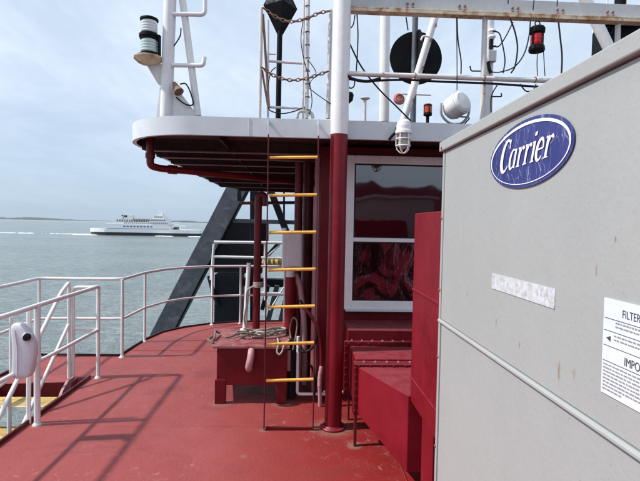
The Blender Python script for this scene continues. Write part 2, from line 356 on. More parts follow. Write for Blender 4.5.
# deck outline (seen from above, anticlockwise) with the stairwell opening
edge = [(-3.02, -9), (-3.02, 5.80), (-2.10, 5.80), (-2.08, 6.2), (-2.05, 6.60), (-1.95, 7.05), (-1.72, 7.38), (-1.38, 7.66), (-1.0, 7.82), (-.1, 7.95), (.6, 9.6), (4.5, 9.6), (4.5, -9)]
hole = [(-2.93, -.5), (-2.105, -.5), (-2.105, 4.96), (-2.22, 4.96), (-2.22, 4.83), (-2.93, 4.76)]
def plate(name, outer, holes, z0, z1, mat, parent=None):
    m = MB(); loops = [[Vector((x, y, 0)) for x, y in lp] for lp in [outer]+holes]
    flat = [p for lp in loops for p in lp]; tris = geometry.tessellate_polygon(loops)
    m.add([(p.x, p.y, z1) for p in flat], [list(t) for t in tris]); m.add([(p.x, p.y, z0) for p in flat], [list(t)[::-1] for t in tris])
    for lp in loops:
        n = len(lp)
        for i in range(n): a, b = lp[i], lp[(i+1) % n]; m.add([(a.x, a.y, z0), (b.x, b.y, z0), (b.x, b.y, z1), (a.x, a.y, z1)], [(0, 1, 2, 3)])
    return m.build(name, mat, parent)
deck = tag(plate('deck', edge, [hole], -.12, 0, 'deck'), kind='structure')
def strip(name, pts, wdt, z0, z1, mat, parent, closed=False):
    m = MB(); n = len(pts)
    for i in range(n if closed else n-1):
        a, b = Vector((*pts[i], 0)), Vector((*pts[(i+1) % n], 0)); d = (b-a).normalized(); nn = Vector((-d.y, d.x, 0))*wdt/2; a = a-d*wdt*.45; b = b+d*wdt*.45
        zt = z1 - .0015*(i % 2)
        m.hexa([a-nn+Vector((0, 0, z0)), b-nn+Vector((0, 0, z0)), b+nn+Vector((0, 0, z0)), a+nn+Vector((0, 0, z0))], [a-nn+Vector((0, 0, zt)), b-nn+Vector((0, 0, zt)), b+nn+Vector((0, 0, zt)), a+nn+Vector((0, 0, zt))])
    return m.build(name, mat, parent)
strip('edge_lip', edge[:11], .02, -.13, .024, 'underside', deck)
# coaming around the stairwell
MB().bb(-2.112, -2.094, -.5, 4.975, -.20, .034).build('stairwell_coaming', 'darkred', deck, .004)
MB().prism([(-2.115, 4.97, -.20), (-2.225, 4.97, -.20), (-2.225, 4.825, -.20), (-2.95, 4.755, -.20), (-2.95, 4.775, -.20), (-2.24, 4.845, -.20), (-2.24, 4.985, -.20), (-2.115, 4.985, -.20)], (0, 0, .206)).build('stairwell_coaming', 'maroon', deck)
MB().bb(-2.955, -2.93, -.5, 4.74, -.20, .02).build('stairwell_coaming', 'maroon', deck)
# deck plate weld beads
m = MB()
for y in (1.9, 6.05): m.tube([(-2.05, y, .001), (4, y, .001)], .006, 6)
for x in (.72,): m.tube([(x, -2, .001), (x, 4.3, .001)], .006, 6)
tag(m.build('weld_bead', 'deck', deck), kind='stuff')
# hull under the deck, set inboard of the outside stair
m = MB(); m.bb(-1.75, 4.4, -9, 7.3, SEA-.5, -.125); tag(m.build('ship_hull', 'gantrydark'), kind='structure')

# ================================================================== WHEELHOUSE
house = thing('wheelhouse', 'dark red steel wheelhouse with white edged roof and a white framed window', 'wheelhouse', (1.7, 6.8, 0))
X0, YW = .20, 4.40
m = MB()
m.bb(X0, 4.3, YW, 9.3, .0, 2.33); m.build('wall', 'maroon', house)
# roof outline with rounded port corners
def arc(cx_, cy_, r, a0, a1, n=10): return [(cx_+r*math.cos(R(a0+(a1-a0)*i/n)), cy_+r*math.sin(R(a0+(a1-a0)*i/n))) for i in range(n+1)]
RX, RYF, RYB = -1.465, 3.86, 10.6
ro = [(4.6, RYF)] + arc(RX+.62, RYF+.62, .62, 270, 180, 40) + arc(RX+1.6, RYB-1.6, 1.6, 180, 90, 40) + [(4.6, RYB)]
ro = ro[::-1]
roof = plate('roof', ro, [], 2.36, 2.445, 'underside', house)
m = MB(); n = len(ro)
inner = []
for i in range(n):
    a, b, c = Vector(ro[i-1]), Vector(ro[i]), Vector(ro[(i+1) % n])
    d = ((b-a).normalized()+(c-b).normalized()).normalized() if 0 < i < n-1 else ((c-b).normalized() if i == 0 else (b-a).normalized()); inner.append((b+Vector((d.y, -d.x))*.022, b-Vector((d.y, -d.x))*.012))
ZF0, ZF1 = 2.306, 2.452
m.add([(*o, z) for o, i_ in inner for z in (ZF0, ZF1)], [(2*i, 2*i+2, 2*i+3, 2*i+1) for i in range(n-1)], True)
mi_ = MB().add([(*i_, z) for o, i_ in inner for z in (ZF0+.001, ZF1-.001)], [(2*i, 2*i+2, 2*i+3, 2*i+1) for i in range(n-1)], True)
for i in range(n-1):
    (o0, i0), (o1, i1) = inner[i], inner[i+1]
    m.add([(*o0, ZF1), (*o1, ZF1), (*i1, ZF1), (*i0, ZF1)], [(0, 1, 2, 3)]); m.add([(*o0, ZF0), (*o1, ZF0), (*i1, ZF0), (*i0, ZF0)], [(3, 2, 1, 0)])
m.build('fascia', 'fascia', roof); mi_.build('edge_plate', 'underside', roof)
# underside beams
ys = [4.5, 4.95, 5.5, 6.15, 6.9, 7.8, 8.8, 9.8]
for y in ys:
    xl = RX+.025
    if y < RYF+.62: xl += .62-math.sqrt(.62**2-(RYF+.62-y)**2)+.03
    if y > RYB-1.6: xl += 1.6-math.sqrt(1.6**2-(y-RYB+1.6)**2)+.02
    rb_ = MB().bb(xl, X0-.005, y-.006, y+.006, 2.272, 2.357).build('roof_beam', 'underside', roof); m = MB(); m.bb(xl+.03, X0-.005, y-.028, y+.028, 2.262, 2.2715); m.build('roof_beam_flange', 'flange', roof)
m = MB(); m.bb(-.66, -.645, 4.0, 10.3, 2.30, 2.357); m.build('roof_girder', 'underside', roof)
# roof surface walkway seam line on fascia (vertical joint)
m = MB(); m.bb(-.402, -.396, 3.834, 3.84, ZF0, ZF1); m.build('fascia_joint', 'fascia', roof)
# window
WX0, WX1, WZ0, WZ1, WD = .425, 1.70, .845, 2.255, 1.488
win = MB(); fw = .082; y0, y1 = YW-.045, YW+.002
win.bb(WX0, WX0+fw, y0, y1, WZ0, WZ1); win.bb(WX1-fw, WX1, y0, y1, WZ0, WZ1); win.bb(WX0+fw, WX1-fw, y0+.001, y1, WZ1-fw*.9, WZ1); win.bb(WX0+fw, WX1-fw, y0+.001, y1, WZ0, WZ0+fw)
win = win.build('window', 'white', house, .006)
m = MB(); g = .012
for (a, b) in ((WZ0+fw, WD-.018), (WD+.018, WZ1-fw*.9)):
    xx0, xx1 = WX0+fw, WX1-fw
    m.bb(xx0, xx0+g, y0+.012, y1, a, b); m.bb(xx1-g, xx1, y0+.012, y1, a, b); m.bb(xx0+g, xx1-g, y0+.013, y1, b-g, b); m.bb(xx0+g, xx1-g, y0+.013, y1, a, a+g)
m.build('gasket', 'rubber', win)
m = MB(); m.bb(WX0+fw, WX1-fw, y0+.004, y1, WD-.018, WD+.018); m.build('divider', 'white', win, .003)
m = MB(); m.bb(WX0+fw+g, WX1-fw-g, YW-.022, YW-.014, WD+.018+g, WZ1-fw*.9-g); m.build('pane', 'pane', win)
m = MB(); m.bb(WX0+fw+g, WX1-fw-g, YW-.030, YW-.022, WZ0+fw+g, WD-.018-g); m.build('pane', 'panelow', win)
m = MB(); m.bb(WX0+.02, WX1-.02, y0-.018, y0-.0005, WZ0-.014, WZ0+.012); m.build('sill', 'fascia', win, .003)
# drain pipe under the roof
m = MB(); pts = fillet([(-1.30, 4.28, 2.36), (-1.30, 4.28, 2.105), (-1.24, 4.33, 2.09), (-.10, 5.25, 2.085), (.19, 5.45, 2.085)], .07)
m.tube(pts, .032, 12); m.build('drain_pipe', 'maroon', house)
m = MB(); m.tube([(-1.30, 4.28, 2.17), (-1.30, 4.28, 2.215)], .041, 12); m.build('pipe_coupling', 'maroon', house); m = MB(); m.tube([(-1.17, 4.386, 2.0895), (-1.11, 4.435, 2.0892)], .041, 12); m.build('pipe_coupling', 'maroon', house)
# vertical strip and pipes on the corner of the house
m = MB(); m.bb(.155, .195, 4.52, 4.60, .02, 2.25); m.build('corner_strip', 'pink', house, .004)
m = MB(); m.tube([(.10, 4.98, .02), (.10, 4.98, 2.255)], .055, 14); m.build('corner_pipe', 'darkred', house)
m = MB(); m.tube(fillet([(.26, 4.375, .075), (.46, 4.375, .075)], .02), .014, 8); m.tube(fillet([(.02, 4.33, .60), (.02, 4.33, .07), (.28, 4.33, .07)], .03), .014, 8); m.build('white_conduit', 'white', house)

# ================================================================== PILLAR AND LADDER
pb = Vector((.307, 3.775, 0))
pil = thing('pillar', 'thick round steel pillar beside the ladder, dark red below and white above the roof edge', 'pillar', pb)
m = MB(); m.tube([pb+Vector((0, 0, .01)), pb+Vector((.003, 0, 2.325))], .0675, 28); m.build('lower_shaft', 'red', pil)
m = MB(); m.tube([pb+Vector((.003, 0, 2.325)), pb+Vector((.012, 0, 4.6))], .069, 28); m.build('upper_shaft', 'white', pil)
m = MB(); m.lathe([(0, .018), (.10, .018), (.105, .012), (.105, 0)], pb, n=28); m.lathe([(.074, .03), (.088, .018)], pb, n=28); m.build('base_flange', 'red', pil)

LY = 3.725; lx0, lx1 = -.232, .148
lad = thing('ladder', 'vertical access ladder with thin dark red stiles and yellow rungs up to the roof', 'ladder', ((lx0+lx1)/2, LY, 0))
for x, dx in ((lx0, -.012), (lx1, -.004)):
    m = MB(); m.box((x+dx/2, LY, 1.155), (.009, .034, 2.29)); m.build('stile', 'darkred', lad, .002); m = MB(); m.box((x+dx/2, LY, 2.366), (.009, .034, .128)); m.bb(x+dx/2-.0044, x+dx/2+.0044, LY+.018, 3.84, 2.40, 2.43); m.build('stile_top', 'fascia', lad, .002)
for k in range(7):
    z = .392+.289*k; m = MB(); m.tube([(lx0+.006, LY, z), (lx1-.006, LY, z+.012)], .0125, 10); m.build('rung', 'yellow', lad)
m = MB(); m.box(((lx0+lx1)/2, LY, .016), (lx1-lx0-.012, .02, .02)); m.build('foot_bar', 'maroon', lad)

# ================================================================== AIR CONDITIONER
AX, AYF, AYN, AZ0, AZS, AZ1 = .66, 2.185, -.75, .18, 1.19, 1.965
ac = thing('air_conditioner', 'large grey rooftop air conditioning unit with a blue oval badge and paper label', 'air conditioner', (1.25, .7, .1))
m = MB(); m.bb(AX+.014, 1.85, AYN, AYF-.012, AZ0, AZ1-.001); m.build('cabinet', 'ac', ac)
m = MB(); m.bb(AX+.001, AX+.02, AYN, AYF-.028, AZS+.007, AZ1-.004); m.build('upper_panel', 'ac', ac, .004)
m = MB(); m.bb(AX+.004, AX+.02, AYN, AYF-.028, AZ0, AZS-.013); m.build('lower_panel', 'ac', ac, .004)
m = MB(); m.bb(AX-.002, AX+.02, AYF-.024, AYF, AZ0, AZ1-.004); m.build('corner_post', 'ac', ac, .003)
m = MB(); m.prism([(AX-.006, AYN, AZS-.001), (AX-.006, AYN, AZS-.007), (AX-.002, AYN, AZS-.010), (AX+.02, AYN, AZS-.011), (AX+.02, AYN, AZS+.006), (AX-.002, AYN, AZS+.006)], (0, AYF-AYN-.002, 0)); m.build('seam_strip', 'ac', ac, .0006)
m = MB(); m.bb(AX-.014, 1.9, AYN-.03, AYF+.02, AZ1, AZ1+.043); m.build('lid', 'ac', ac, .004)
m = MB(); m.bb(AX-.008, 1.86, AYN, AYF+.004, .1, AZ0-.002); m.build('base_rail', 'ac', ac, .004)
m = MB(); m.bb(AX+.08, 1.8, AYN+.1, AYF-.1, .0, .099); m.build('skid', 'darkred', ac)
for z in (.60, 1.02, AZS+.14, AZS+.47):
    m = MB(); m.lathe([(0, .006), (.006, .005), (.008, 0)], (AX-.002, AYF-.012, z), (-1, 0, 0), 10); m.build('screw', 'rustmetal', ac)
for y in (AYF-.02,):
    m = MB(); m.lathe([(0, .006), (.005, .005), (.007, 0)], (AX-.014, y, AZ1+.012), (-1, 0, 0), 10); m.build('screw', 'rustmetal', ac)
# badge
LC = Vector((AX-.0005, 1.378, 1.838)); LW, LH = .252, .099   # half sizes
def disc(a, b, x, n=56, tilt=0): return [(x, LC.y-a*math.cos(2*math.pi*i/n), LC.z+b*math.sin(2*math.pi*i/n)) for i in range(n)]
badge = MB().prism(disc(LW, LH, LC.x-.0008), (-.002, 0, 0)).build('badge', 'blue', ac)
m = MB(); a = disc(LW*.955, LH*.90, LC.x-.0045); b = disc(LW*.925, LH*.845, LC.x-.0045); n = len(a)
b = [(p[0], p[1], p[2]-.003) for p in b]
m.add(a+b, [(i, (i+1) % n, n+(i+1) % n, n+i) for i in range(n)]); m.build('badge_ring', 'logowhite', badge)
# lettering drawn stroke by stroke: slanted condensed serif
class Pen:
    def __init__(s, ox): s.ox = ox; s.p = []
    def st(s, pts, ws):
        pts = [Vector((x, y)) for x, y in pts]; n = len(pts); L = []; Rr = []
        for i in range(n):
            t = (pts[min(i+1, n-1)]-pts[max(i-1, 0)]).normalized(); nn = Vector((-t.y, t.x)); wd = ws[i] if isinstance(ws, (list, tuple)) else ws
            L.append(pts[i]+nn*wd/2); Rr.append(pts[i]-nn*wd/2)
        for i in range(n-1): s.p.append([L[i], L[i+1], Rr[i+1], Rr[i]])
        return s
def earc(cx_, cy_, a, b, d0, d1, n=18): return [(cx_+a*math.cos(R(d0+(d1-d0)*i/n)), cy_+b*math.sin(R(d0+(d1-d0)*i/n))) for i in range(n+1)]
def wv(n, lo, hi, k=1): return [lo+(hi-lo)*math.sin(math.pi*i/n)**k for i in range(n+1)]
P_ = Pen(0); adv = 0; allp = []
def put(fn, a):
    global adv
    q = Pen(0); fn(q)
    for poly in q.p: allp.append([(v.x+adv, v.y) for v in poly])
    adv += a
def gC(q): q.st(earc(.42, .80, .40, .84, 48, 318, 26), [.08+.20*max(0, math.sin(math.pi*i/26))**1.3 for i in range(27)]); q.st([(.70, 1.62), (.70, 1.15)], .07); 
def ga(q): q.st(earc(.26, .50, .22, .50, 70, 290, 16), wv(16, .07, .19)); q.st([(.50, 1.0), (.50, .06), (.60, .02)], [.17, .17, .08]); q.st([(.30, .98), (.50, .98)], .08); q.st([(.30, .03), (.48, .16)], .07)
def gr(q): q.st([(.16, 1.0), (.16, 0)], .17); q.st([(0, .96), (.22, .96)], .08); q.st([(0, .03), (.33, .03)], .06); q.st([(.22, .66), (.32, .92), (.46, .95)], [.06, .09, .16]); q.st([(.42, .98), (.52, .82)], .13)
def gi(q): q.st([(.15, 1.0), (.15, 0)], .17); q.st([(0, .96), (.2, .96)], .08); q.st([(0, .03), (.30, .03)], .06); q.st([(.15, 1.26), (.15, 1.44)], .18)
def ge(q): q.st(earc(.28, .50, .24, .50, 5, 320, 22), wv(22, .07, .19)); q.st([(.06, .52), (.53, .54)], .08)
put(gC, .86); put(ga, .72); put(gr, .60); put(gr, .60); put(gi, .38); put(ge, .64); put(gr, .55)
TW = adv; H = .056; sc_x = .315/TW
m = MB(); k_ = 0
for poly in allp:
    vs = []
    for (x, y) in poly:
        xs = (x+y*.26-TW/2-.14)*sc_x; zs = (y-.62)*H + .030*xs
        vs.append((LC.x-.005-.00002*(k_ % 7), LC.y-xs, LC.z+zs+.002))
    k_ += 1; m.add(vs, [(0, 1, 2, 3)])
m.build('badge_lettering', 'logowhite', badge)
# faded silver sticker
m = MB(); m.bb(AX-.0012, AX+.0015, 1.193, 1.592, 1.415, 1.466); m.build('sticker', 'sticker', ac)
# paper label with print
ly1 = .995; lab = MB().bb(AX-.0014, AX+.0015, .56, ly1, 1.272, 1.475).build('paper_label', 'paper', ac)
def text(s, y, z, h, mat, wx=1.):
    cu = bpy.data.curves.new('print', 'FONT'); cu.body = s; cu.size = h/.72; cu.align_x = 'LEFT'
    o = bpy.data.objects.new('tmp', cu); COL.objects.link(o); dg = bpy.context.evaluated_depsgraph_get(); dg.update()
    me = bpy.data.meshes.new_from_object(o.evaluated_get(dg)); vs = [(AX-.0022, y-v.co.x*wx, z+v.co.y) for v in me.vertices]
    fs = [list(p.vertices) for p in me.polygons]; bpy.data.objects.remove(o); bpy.data.meshes.remove(me)
    return MB().add(vs, fs).build('print', mat, lab)
text('FILTER ACCESS', .936, 1.443, .0165, 'ink', .78)
text('IMPORTANT', .925, 1.349, .0175, 'ink', .8)
m = MB()
for z in (1.434, 1.408, 1.376, 1.343): m.bb(AX-.0022, AX-.0016, .57, ly1-.004, z-.0005, z+.0005)
m.add([(AX-.0022, ly1-.012, 1.392), (AX-.0022, ly1-.026, 1.398), (AX-.0022, ly1-.026, 1.386)], [(0, 1, 2)]); m.build('print', 'ink', lab)
m = MB()
def fine(z, ya, yb, h=.0035):
    y = ya
    while y > yb:
        l = random.uniform(.004, .013); yy = max(y-l, yb); x = y
        while x > yy: m.add([(AX-.0022, x, z), (AX-.0022, x-.0011, z), (AX-.0022, x-.0011, z+h*random.uniform(.7, 1.2)), (AX-.0022, x, z+h)], [(0, 1, 2, 3)]); x -= .0019
        y = yy-.003
for z in (1.4265, 1.4185): fine(z, .955, .60)
for z in (1.399, 1.391): fine(z, .958, .60)
for i in range(8): fine(1.334-i*.0075, ly1-.006, .60 if i < 7 else .93)
m.build('print', 'greyink', lab)

# ================================================================== DUCT
du = thing('air_duct', 'glossy red sheet steel air duct with bolted flanges and a tall riser', 'duct', (.8, 3.2, 0))
# elbow box between the wall and the front flange
m = MB(); m.bb(.43, 1.1, 3.95, 4.39, .27, .745); m.build('wall_section', 'maroon', du, .006)
m = MB(); m.bb(.40, 1.12, 3.90, 3.947, .22, .66); m.build('rear_flange', 'maroon', du, .003)
m = MB(); m.bb(.445, 1.08, 3.52, 3.898, .27, .625); m.build('middle_section', 'red', du, .006)
m = MB(); m.bb(.425, 1.10, 3.475, 3.518, .235, .612); m.bb(.427, 1.10, 3.43, 3.472, .236, .61); m.build('front_flange', 'maroon', du, .003)
m = MB()
for z in [.27+.052*i for i in range(7)]: m.lathe([(0, .012), (.009, .011), (.010, 0)], (.436, 3.43, z), (0, -1, 0), 6)
for x in [.46+.085*i for i in range(8)]: m.lathe([(0, .012), (.009, .011), (.010, 0)], (x, 3.43, .598), (0, -1, 0), 6)
for x in [.43+.085*i for i in range(8)]: m.lathe([(0, .012), (.009, .011), (.010, 0)], (x, 3.90, .642), (0, -1, 0), 6)
for z in [.26+.06*i for i in range(7)]: m.lathe([(0, .012), (.009, .011), (.010, 0)], (.412, 3.90, z), (0, -1, 0), 6)
tag(m.build('flange_bolt', 'maroon', du), kind='stuff')
m = MB()
for x in [.50+.085*i for i in range(7)]: m.box((x, 3.468, .618), (.012, .014, .012)); m.box((x-.04, 3.91, .668), (.012, .014, .012))
tag(m.build('flange_nut', 'pink', du), kind='stuff')
# sloped transition
a = [(.455, 3.43, .25), (1.1, 3.43, .25), (1.1, 3.43, .592), (.455, 3.43, .592)]
b = [(.685, 2.845, .12), (1.25, 2.845, .12), (1.25, 2.845, .592), (.685, 2.845, .592)]
m = MB(); m.hexa(a, b); m.build('sloped_section', 'red', du, .005)
m = MB(); m.bb(.70, 1.35, 2.26, 2.86, .56, 1.697); m.build('riser', 'red', du, .008)
m = MB(); m.bb(.694, .701, 2.262, 2.858, 1.235, 1.247); m.build('riser_seam', 'red', du, .001)
m = MB(); m.bb(.694, .701, 2.262, 2.858, .70, .712); m.build('riser_seam', 'red', du, .001)
m = MB(); m.bb(.712, .73, 2.40, 2.62, 0, .56); m.bb(.73, .76, 2.60, 2.618, 0, .56); m.build('leg', 'red', du, .003)
m = MB(); m.bb(.435, .455, 3.44, 3.475, 0, .235); m.build('leg', 'darkred', du, .002)
m = MB(); m.bb(.44, .455, 3.915, 3.94, 0, .22); m.build('leg', 'darkred', du, .002)

# ================================================================== DECK LOCKER
lk = thing('deck_locker', 'low dark red steel deck locker on short legs with a pale worn lid', 'locker', (-.4, 4.6, 0))
def trap(dx0, dx1, z0, z1, fy=4.27, by=4.93): return ([(-.70-dx0, fy, z0), (-.075+dx1, fy, z0), (-.075+dx1, by, z0), (-.80-dx0, by, z0)], [(-.70-dx0, fy, z1), (-.075+dx1, fy, z1), (-.075+dx1, by, z1), (-.80-dx0, by, z1)])
m = MB(); m.hexa(*trap(0, 0, .17, .503)); m.build('body', 'maroon', lk, .004)
k = NT('worn_lid_paint'); kb = k.noise(7, 8, .72, dist=.5); k.col(k.mix(k.ramp(kb, .4, .62), (.22, .045, .05), (.36, .15, .15))); k.rough(.5); M['lid'] = k.m
m = MB(); m.hexa(*trap(.04, .02, .505, .53, 4.245, 4.96)); m.build('lid', 'lid', lk, .004)
for (x, y) in ((-.66, 4.30), (-.115, 4.30), (-.74, 4.90), (-.115, 4.90)):
    m = MB(); m.bb(x-.055, x+.04, y-.035, y+.025, 0, .17 if y > 4.5 else .22); m.build('leg', 'maroon', lk, .004)
m = MB(); m.tube(spline([(-.395, 4.262, .49), (-.393, 4.215, .465), (-.40, 4.19, .41), (-.41, 4.195, .36), (-.41, 4.22, .335)]), .030, 14); m.build('hasp_hook', 'pink', lk)
m = MB(); m.tube([(-.74, 4.30, .54), (-.79, 4.33, .565), (-.78, 4.45, .56)], .012, 6); m.tube([(-.75, 4.42, .545), (-.77, 4.60, .58), (-.74, 4.66, .545)], .010, 6); m.build('lid_hinge', 'ropedark', lk)
# posts by the locker
p0, p1 = PY(244.5, 331, 4.88), PY(249, 263, 4.88)
t = thing('stanchion', 'white stanchion standing on the back of the red locker, lashed to the red post', 'post', p0)
m = MB(); m.tube([(p0.x, p0.y, .532), p1], .022, 12); m.build('shaft', 'white', t)
m = MB(); m.lathe([(.045, .0), (.045, .012), (.024, .02)], (p0.x, p0.y, .531), n=14); m.build('foot', 'whiteold', t)
q0, q1 = PY(256, 331, 4.85), PY(258.5, 200, 4.85)
t = thing('davit_post', 'dark red round post rising from the locker with a hooded cap', 'post', (q0.x, q0.y, .53))
m = MB(); m.tube([(q0.x, q0.y, .532), q1], .037, 16); m.build('shaft', 'maroon', t)
m = MB(); m.tube(fillet([q1-Vector((0, 0, .03)), q1+Vector((0, 0, .05)), q1+Vector((.06, 0, .05)), q1+Vector((.065, 0, -.06))], .04), .036, 12); m.build('cap', 'darkred', t)
m = MB()
for i in range(4): m.ring((q0.x+.012+.001*i, q0.y, .98+.014*i), .045, .007, n=16, k=6)
pz = PY(250, 284, 4.86)
m.tube(spline([(q0.x-.03, 4.80, .99), (q0.x-.09, 4.80, .94), (p0.x+.02, 4.83, .80), (p0.x, 4.82, .66), (p0.x+.02, 4.80, .56)]), .010, 7)
tag(m.build('lashing_rope', 'rope'), 'pale rope lashing the white stanchion to the red post above the locker', 'rope')
# ropes on locker
def ropepile(name, label, pts, mat, r=.009):
    m = MB(); m.tube(spline(pts), r, 7); return tag(m.build(name, mat), label, 'rope')
rp = []
for i in range(44):
    a = i*.85+.4*math.sin(i*.9); rr = .11+.06*math.sin(i*1.7); rp.append((-.24+rr*1.25*math.cos(a), 4.62+rr*.95*math.sin(a), 0.543+.007*(i//6)+random.uniform(0, .012)))
ropepile('coiled_rope', 'pale mooring rope heaped in loose coils on the locker lid', rp, 'rope', .0085)
rp = []
for i in range(16):
    a = i*.9+1; rr = .06+.02*math.sin(i*2.1); rp.append((-.475+rr*1.3*math.cos(a), 4.55+rr*math.sin(a), .546+.006*i*.6+random.uniform(0, .01)))
ropepile('coiled_rope', 'dark frayed rope bundle at the foot of the white stanchion on the locker', rp, 'ropedark', .0085)
ropepile('rope_tail', 'dark rope end with a knot lying across the left of the locker lid', [(-.66, 4.50, .545), (-.60, 4.53, .55), (-.56, 4.60, .56), (-.53, 4.57, .56), (-.50, 4.50, .56)], 'ropedark', .009)
ropepile('rope_tail', 'pale rope loop hanging over the front edge of the locker behind a rung', [(-.17, 4.45, .55), (-.155, 4.25, .545), (-.165, 4.225, .49), (-.145, 4.215, .465), (-.12, 4.225, .49), (-.10, 4.25, .545), (-.06, 4.4, .55)], 'rope', .009)

# pipes, box and hoses between locker and house
bx = PY(283.5, 231, 4.72); by = PY(302, 267, 4.72)
t = thing('electrical_box', 'pale grey electrical cabinet mounted on red pipes beside the ladder', 'box', (bx.x, 4.75, by.z))
m = MB(); m.bb(bx.x, by.x, 4.66, 4.80, by.z, bx.z); m.build('cabinet', 'greybox', t, .006)
m = MB(); m.bb(bx.x+.045, by.x-.012, 4.650, 4.662, by.z+.012, bx.z-.012); m.build('door', 'greybox', t, .004)
m = MB(); m.tube([(bx.x+.01, 4.70, by.z-.02), (bx.x+.01, 4.70, bx.z+.03)], .022, 10); m.build('side_conduit', 'white', t)
m = MB(); m.tube([((bx.x+by.x)/2-.02, 4.73, by.z-.10), ((bx.x+by.x)/2-.02, 4.73, by.z-.001)], .045, 14); m.build('gland', 'greybox', t)
xq = (bx.x+by.x)/2-.02
m = MB(); m.tube([(xq, 4.78, .02), (xq, 4.78, by.z-.10)], .052, 16); tag(m.build('vent_pipe', 'red'), 'bright red vertical pipe under the pale electrical cabinet', 'pipe')
m = MB(); m.tube(fillet([(xq+.05, 4.80, by.z-.08), (xq+.10, 4.80, by.z-.2), (xq+.15, 4.76, .62), (xq+.16, 4.75, .02)], .1), .03, 12); tag(m.build('vent_pipe', 'pink'), 'pinkish bent pipe dropping right of the red pipe to the deck', 'pipe')
m = MB(); m.tube(fillet([(xq+.07, 4.86, .02), (xq+.07, 4.86, 2.235)], .05), .042, 12); tag(m.build('riser_pipe', 'darkred'), 'dull dark red riser pipe running up behind the electrical cabinet', 'pipe')
t = thing('hose', 'dark red hose with a faded taped lower end hanging beside the pillar', 'hose', PY(320, 405, 4.22))
MB().tube(spline([PY(300, 305, 4.3), PY(310, 314, 4.25), PY(318, 330, 4.22), PY(321, 345, 4.22), PY(321.5, 366, 4.22)]), .016, 10).build('hose', 'maroon', t)
MB().tube(spline([PY(321.5, 366, 4.22), PY(320, 376, 4.21), PY(319.5, 386, 4.2)]), [.017, .019, .020, .018, .021, .019, .018, .021, .02, .019, .02, .019, .02], 10).build('taping', 'pink', t)
MB().tube(spline([PY(319.5, 386, 4.2), PY(320, 396, 4.21), PY(320, 406, 4.22)]), .018, 10).build('end_fitting', 'pink', t)
m = MB(); m.tube(spline([PY(300, 300, 4.32), PY(313, 320, 4.30), PY(317, 335, 4.28), PY(313, 347, 4.28), PY(304, 352, 4.3), PY(296, 347, 4.34)]), .011, 8); m.tube(spline([PY(307, 362, 4.3), PY(313, 370, 4.3), PY(315, 385, 4.28), PY(314, 398, 4.3)]), .010, 8)
tag(m.build('cable_loop', 'rubber'), 'black cable looped between the ladder and the house wall', 'cable')
m = MB(); m.tube([(xq+.03, 4.40, .02), (xq+.03, 4.40, .50)], .045, 14); m.tube([(xq+.03, 4.40, .50), (xq+.03, 4.40, .56)], .028, 12); tag(m.build('gas_bottle', 'gantrydark'), 'black cylinder standing at the right end of the locker', 'cylinder')
m = MB(); m.bb(xq-.02, xq+.02, 4.335, 4.35, .28, .47); tag(m.build('pipe_clamp', 'pink'), 'short pinkish bracket on the black cylinder beside the locker', 'bracket')
m = MB(); m.tube(spline([PY(293, 350, 4.26), PY(296, 335, 4.3), PY(297, 322, 4.4), PY(293, 318, 4.5), PY(290, 330, 4.6), PY(292, 344, 4.5)]), .008, 7); tag(m.build('chain_loop', 'ropedark'), 'small rusty chain loop hanging on the red pipe by the ladder', 'chain')

# ================================================================== RAILINGS
RR = .0185
def rail(name, mat, parent, pts, r=RR, n=10):
    q = []; pts = [Vector(p) for p in pts]
    for a, b in zip(pts[:-1], pts[1:]):
        k = max(1, int((b-a).length/.35)); q += [a.lerp(b, i/k)+(Vector((random.uniform(-1, 1), random.uniform(-1, 1), random.uniform(-1, 1)))*.0028 if i else Vector()) for i in range(k)]
    pts = q+[pts[-1]]
    return MB().tube(pts, r, n).build(name, mat, parent)
pr = thing('deck_railing', 'white pipe railing curving around the open edge of the red deck', 'railing', (-2, 6, 0))
top = [(-2.98, 4.72), (-3.0, 5.72), (-2.055, 5.74), (-2.03, 6.50), (-1.90, 7.0), (-1.68, 7.33), (-1.33, 7.60), (-.90, 7.70), (-.2, 7.80)]
T3 = lambda z: [(x, y, z) for x, y in top]
rail('top_rail', 'white', pr, fillet(T3(.93), .10))
rail('mid_rail', 'white', pr, fillet(T3(.46), .10), .0155)
for (x, y) in (top[0], top[1], top[2], top[3], top[6], top[7]): rail('post', 'white', pr, [(x, y, 0), (x, y, .93)], .0175)
rail('post', 'white', pr, [(-3.0, 3.2, 0), (-3.0, 3.2, .93)]); rail('post', 'white', pr, [(-.2, 7.8, 0), (-.2, 7.8, .93)])
rail('top_rail', 'white', pr, [(-2.98, 4.72, .93), (-3.0, 3.2, .93), (-3.0, .5, .93)]); rail('mid_rail', 'white', pr, [(-2.98, 4.72, .46), (-3.0, 3.2, .46), (-3.0, .5, .46)], .018)

gx = -2.02
gr_ = thing('stair_guard', 'white guard rail along the right edge of the stairwell opening', 'railing', (gx, 3, 0))
rail('top_rail', 'white', gr_, fillet([(gx, 4.97, .05), (gx, 4.97, .945), (gx, -.4, .945)], .03), .0185)
rail('mid_rail', 'white', gr_, [(gx, 4.965, .50), (gx, -.4, .50)], .016)
for y in (4.97, 3.82, 2.1, .4): rail('post', 'white', gr_, [(gx, y, 0), (gx, y, .945)], .0185 if y != 3.82 else .024)
for (x, y) in (top[1], top[2], top[3], top[6], top[7]): MB().lathe([(.017, .030), (.026, .012), (.034, .006), (.036, 0)], (x, y, .001), n=12).build('post_foot', 'whiteold', pr)
for y in (4.97, 3.82): MB().lathe([(.02, .028), (.032, .010), (.036, 0)], (gx, y, .001), n=12).build('post_foot', 'whiteold', gr_)
eg = thing('end_guard', 'small white end hoop with a mid bar at the head of the stairs', 'railing', (-2.16, 4.97, 0))
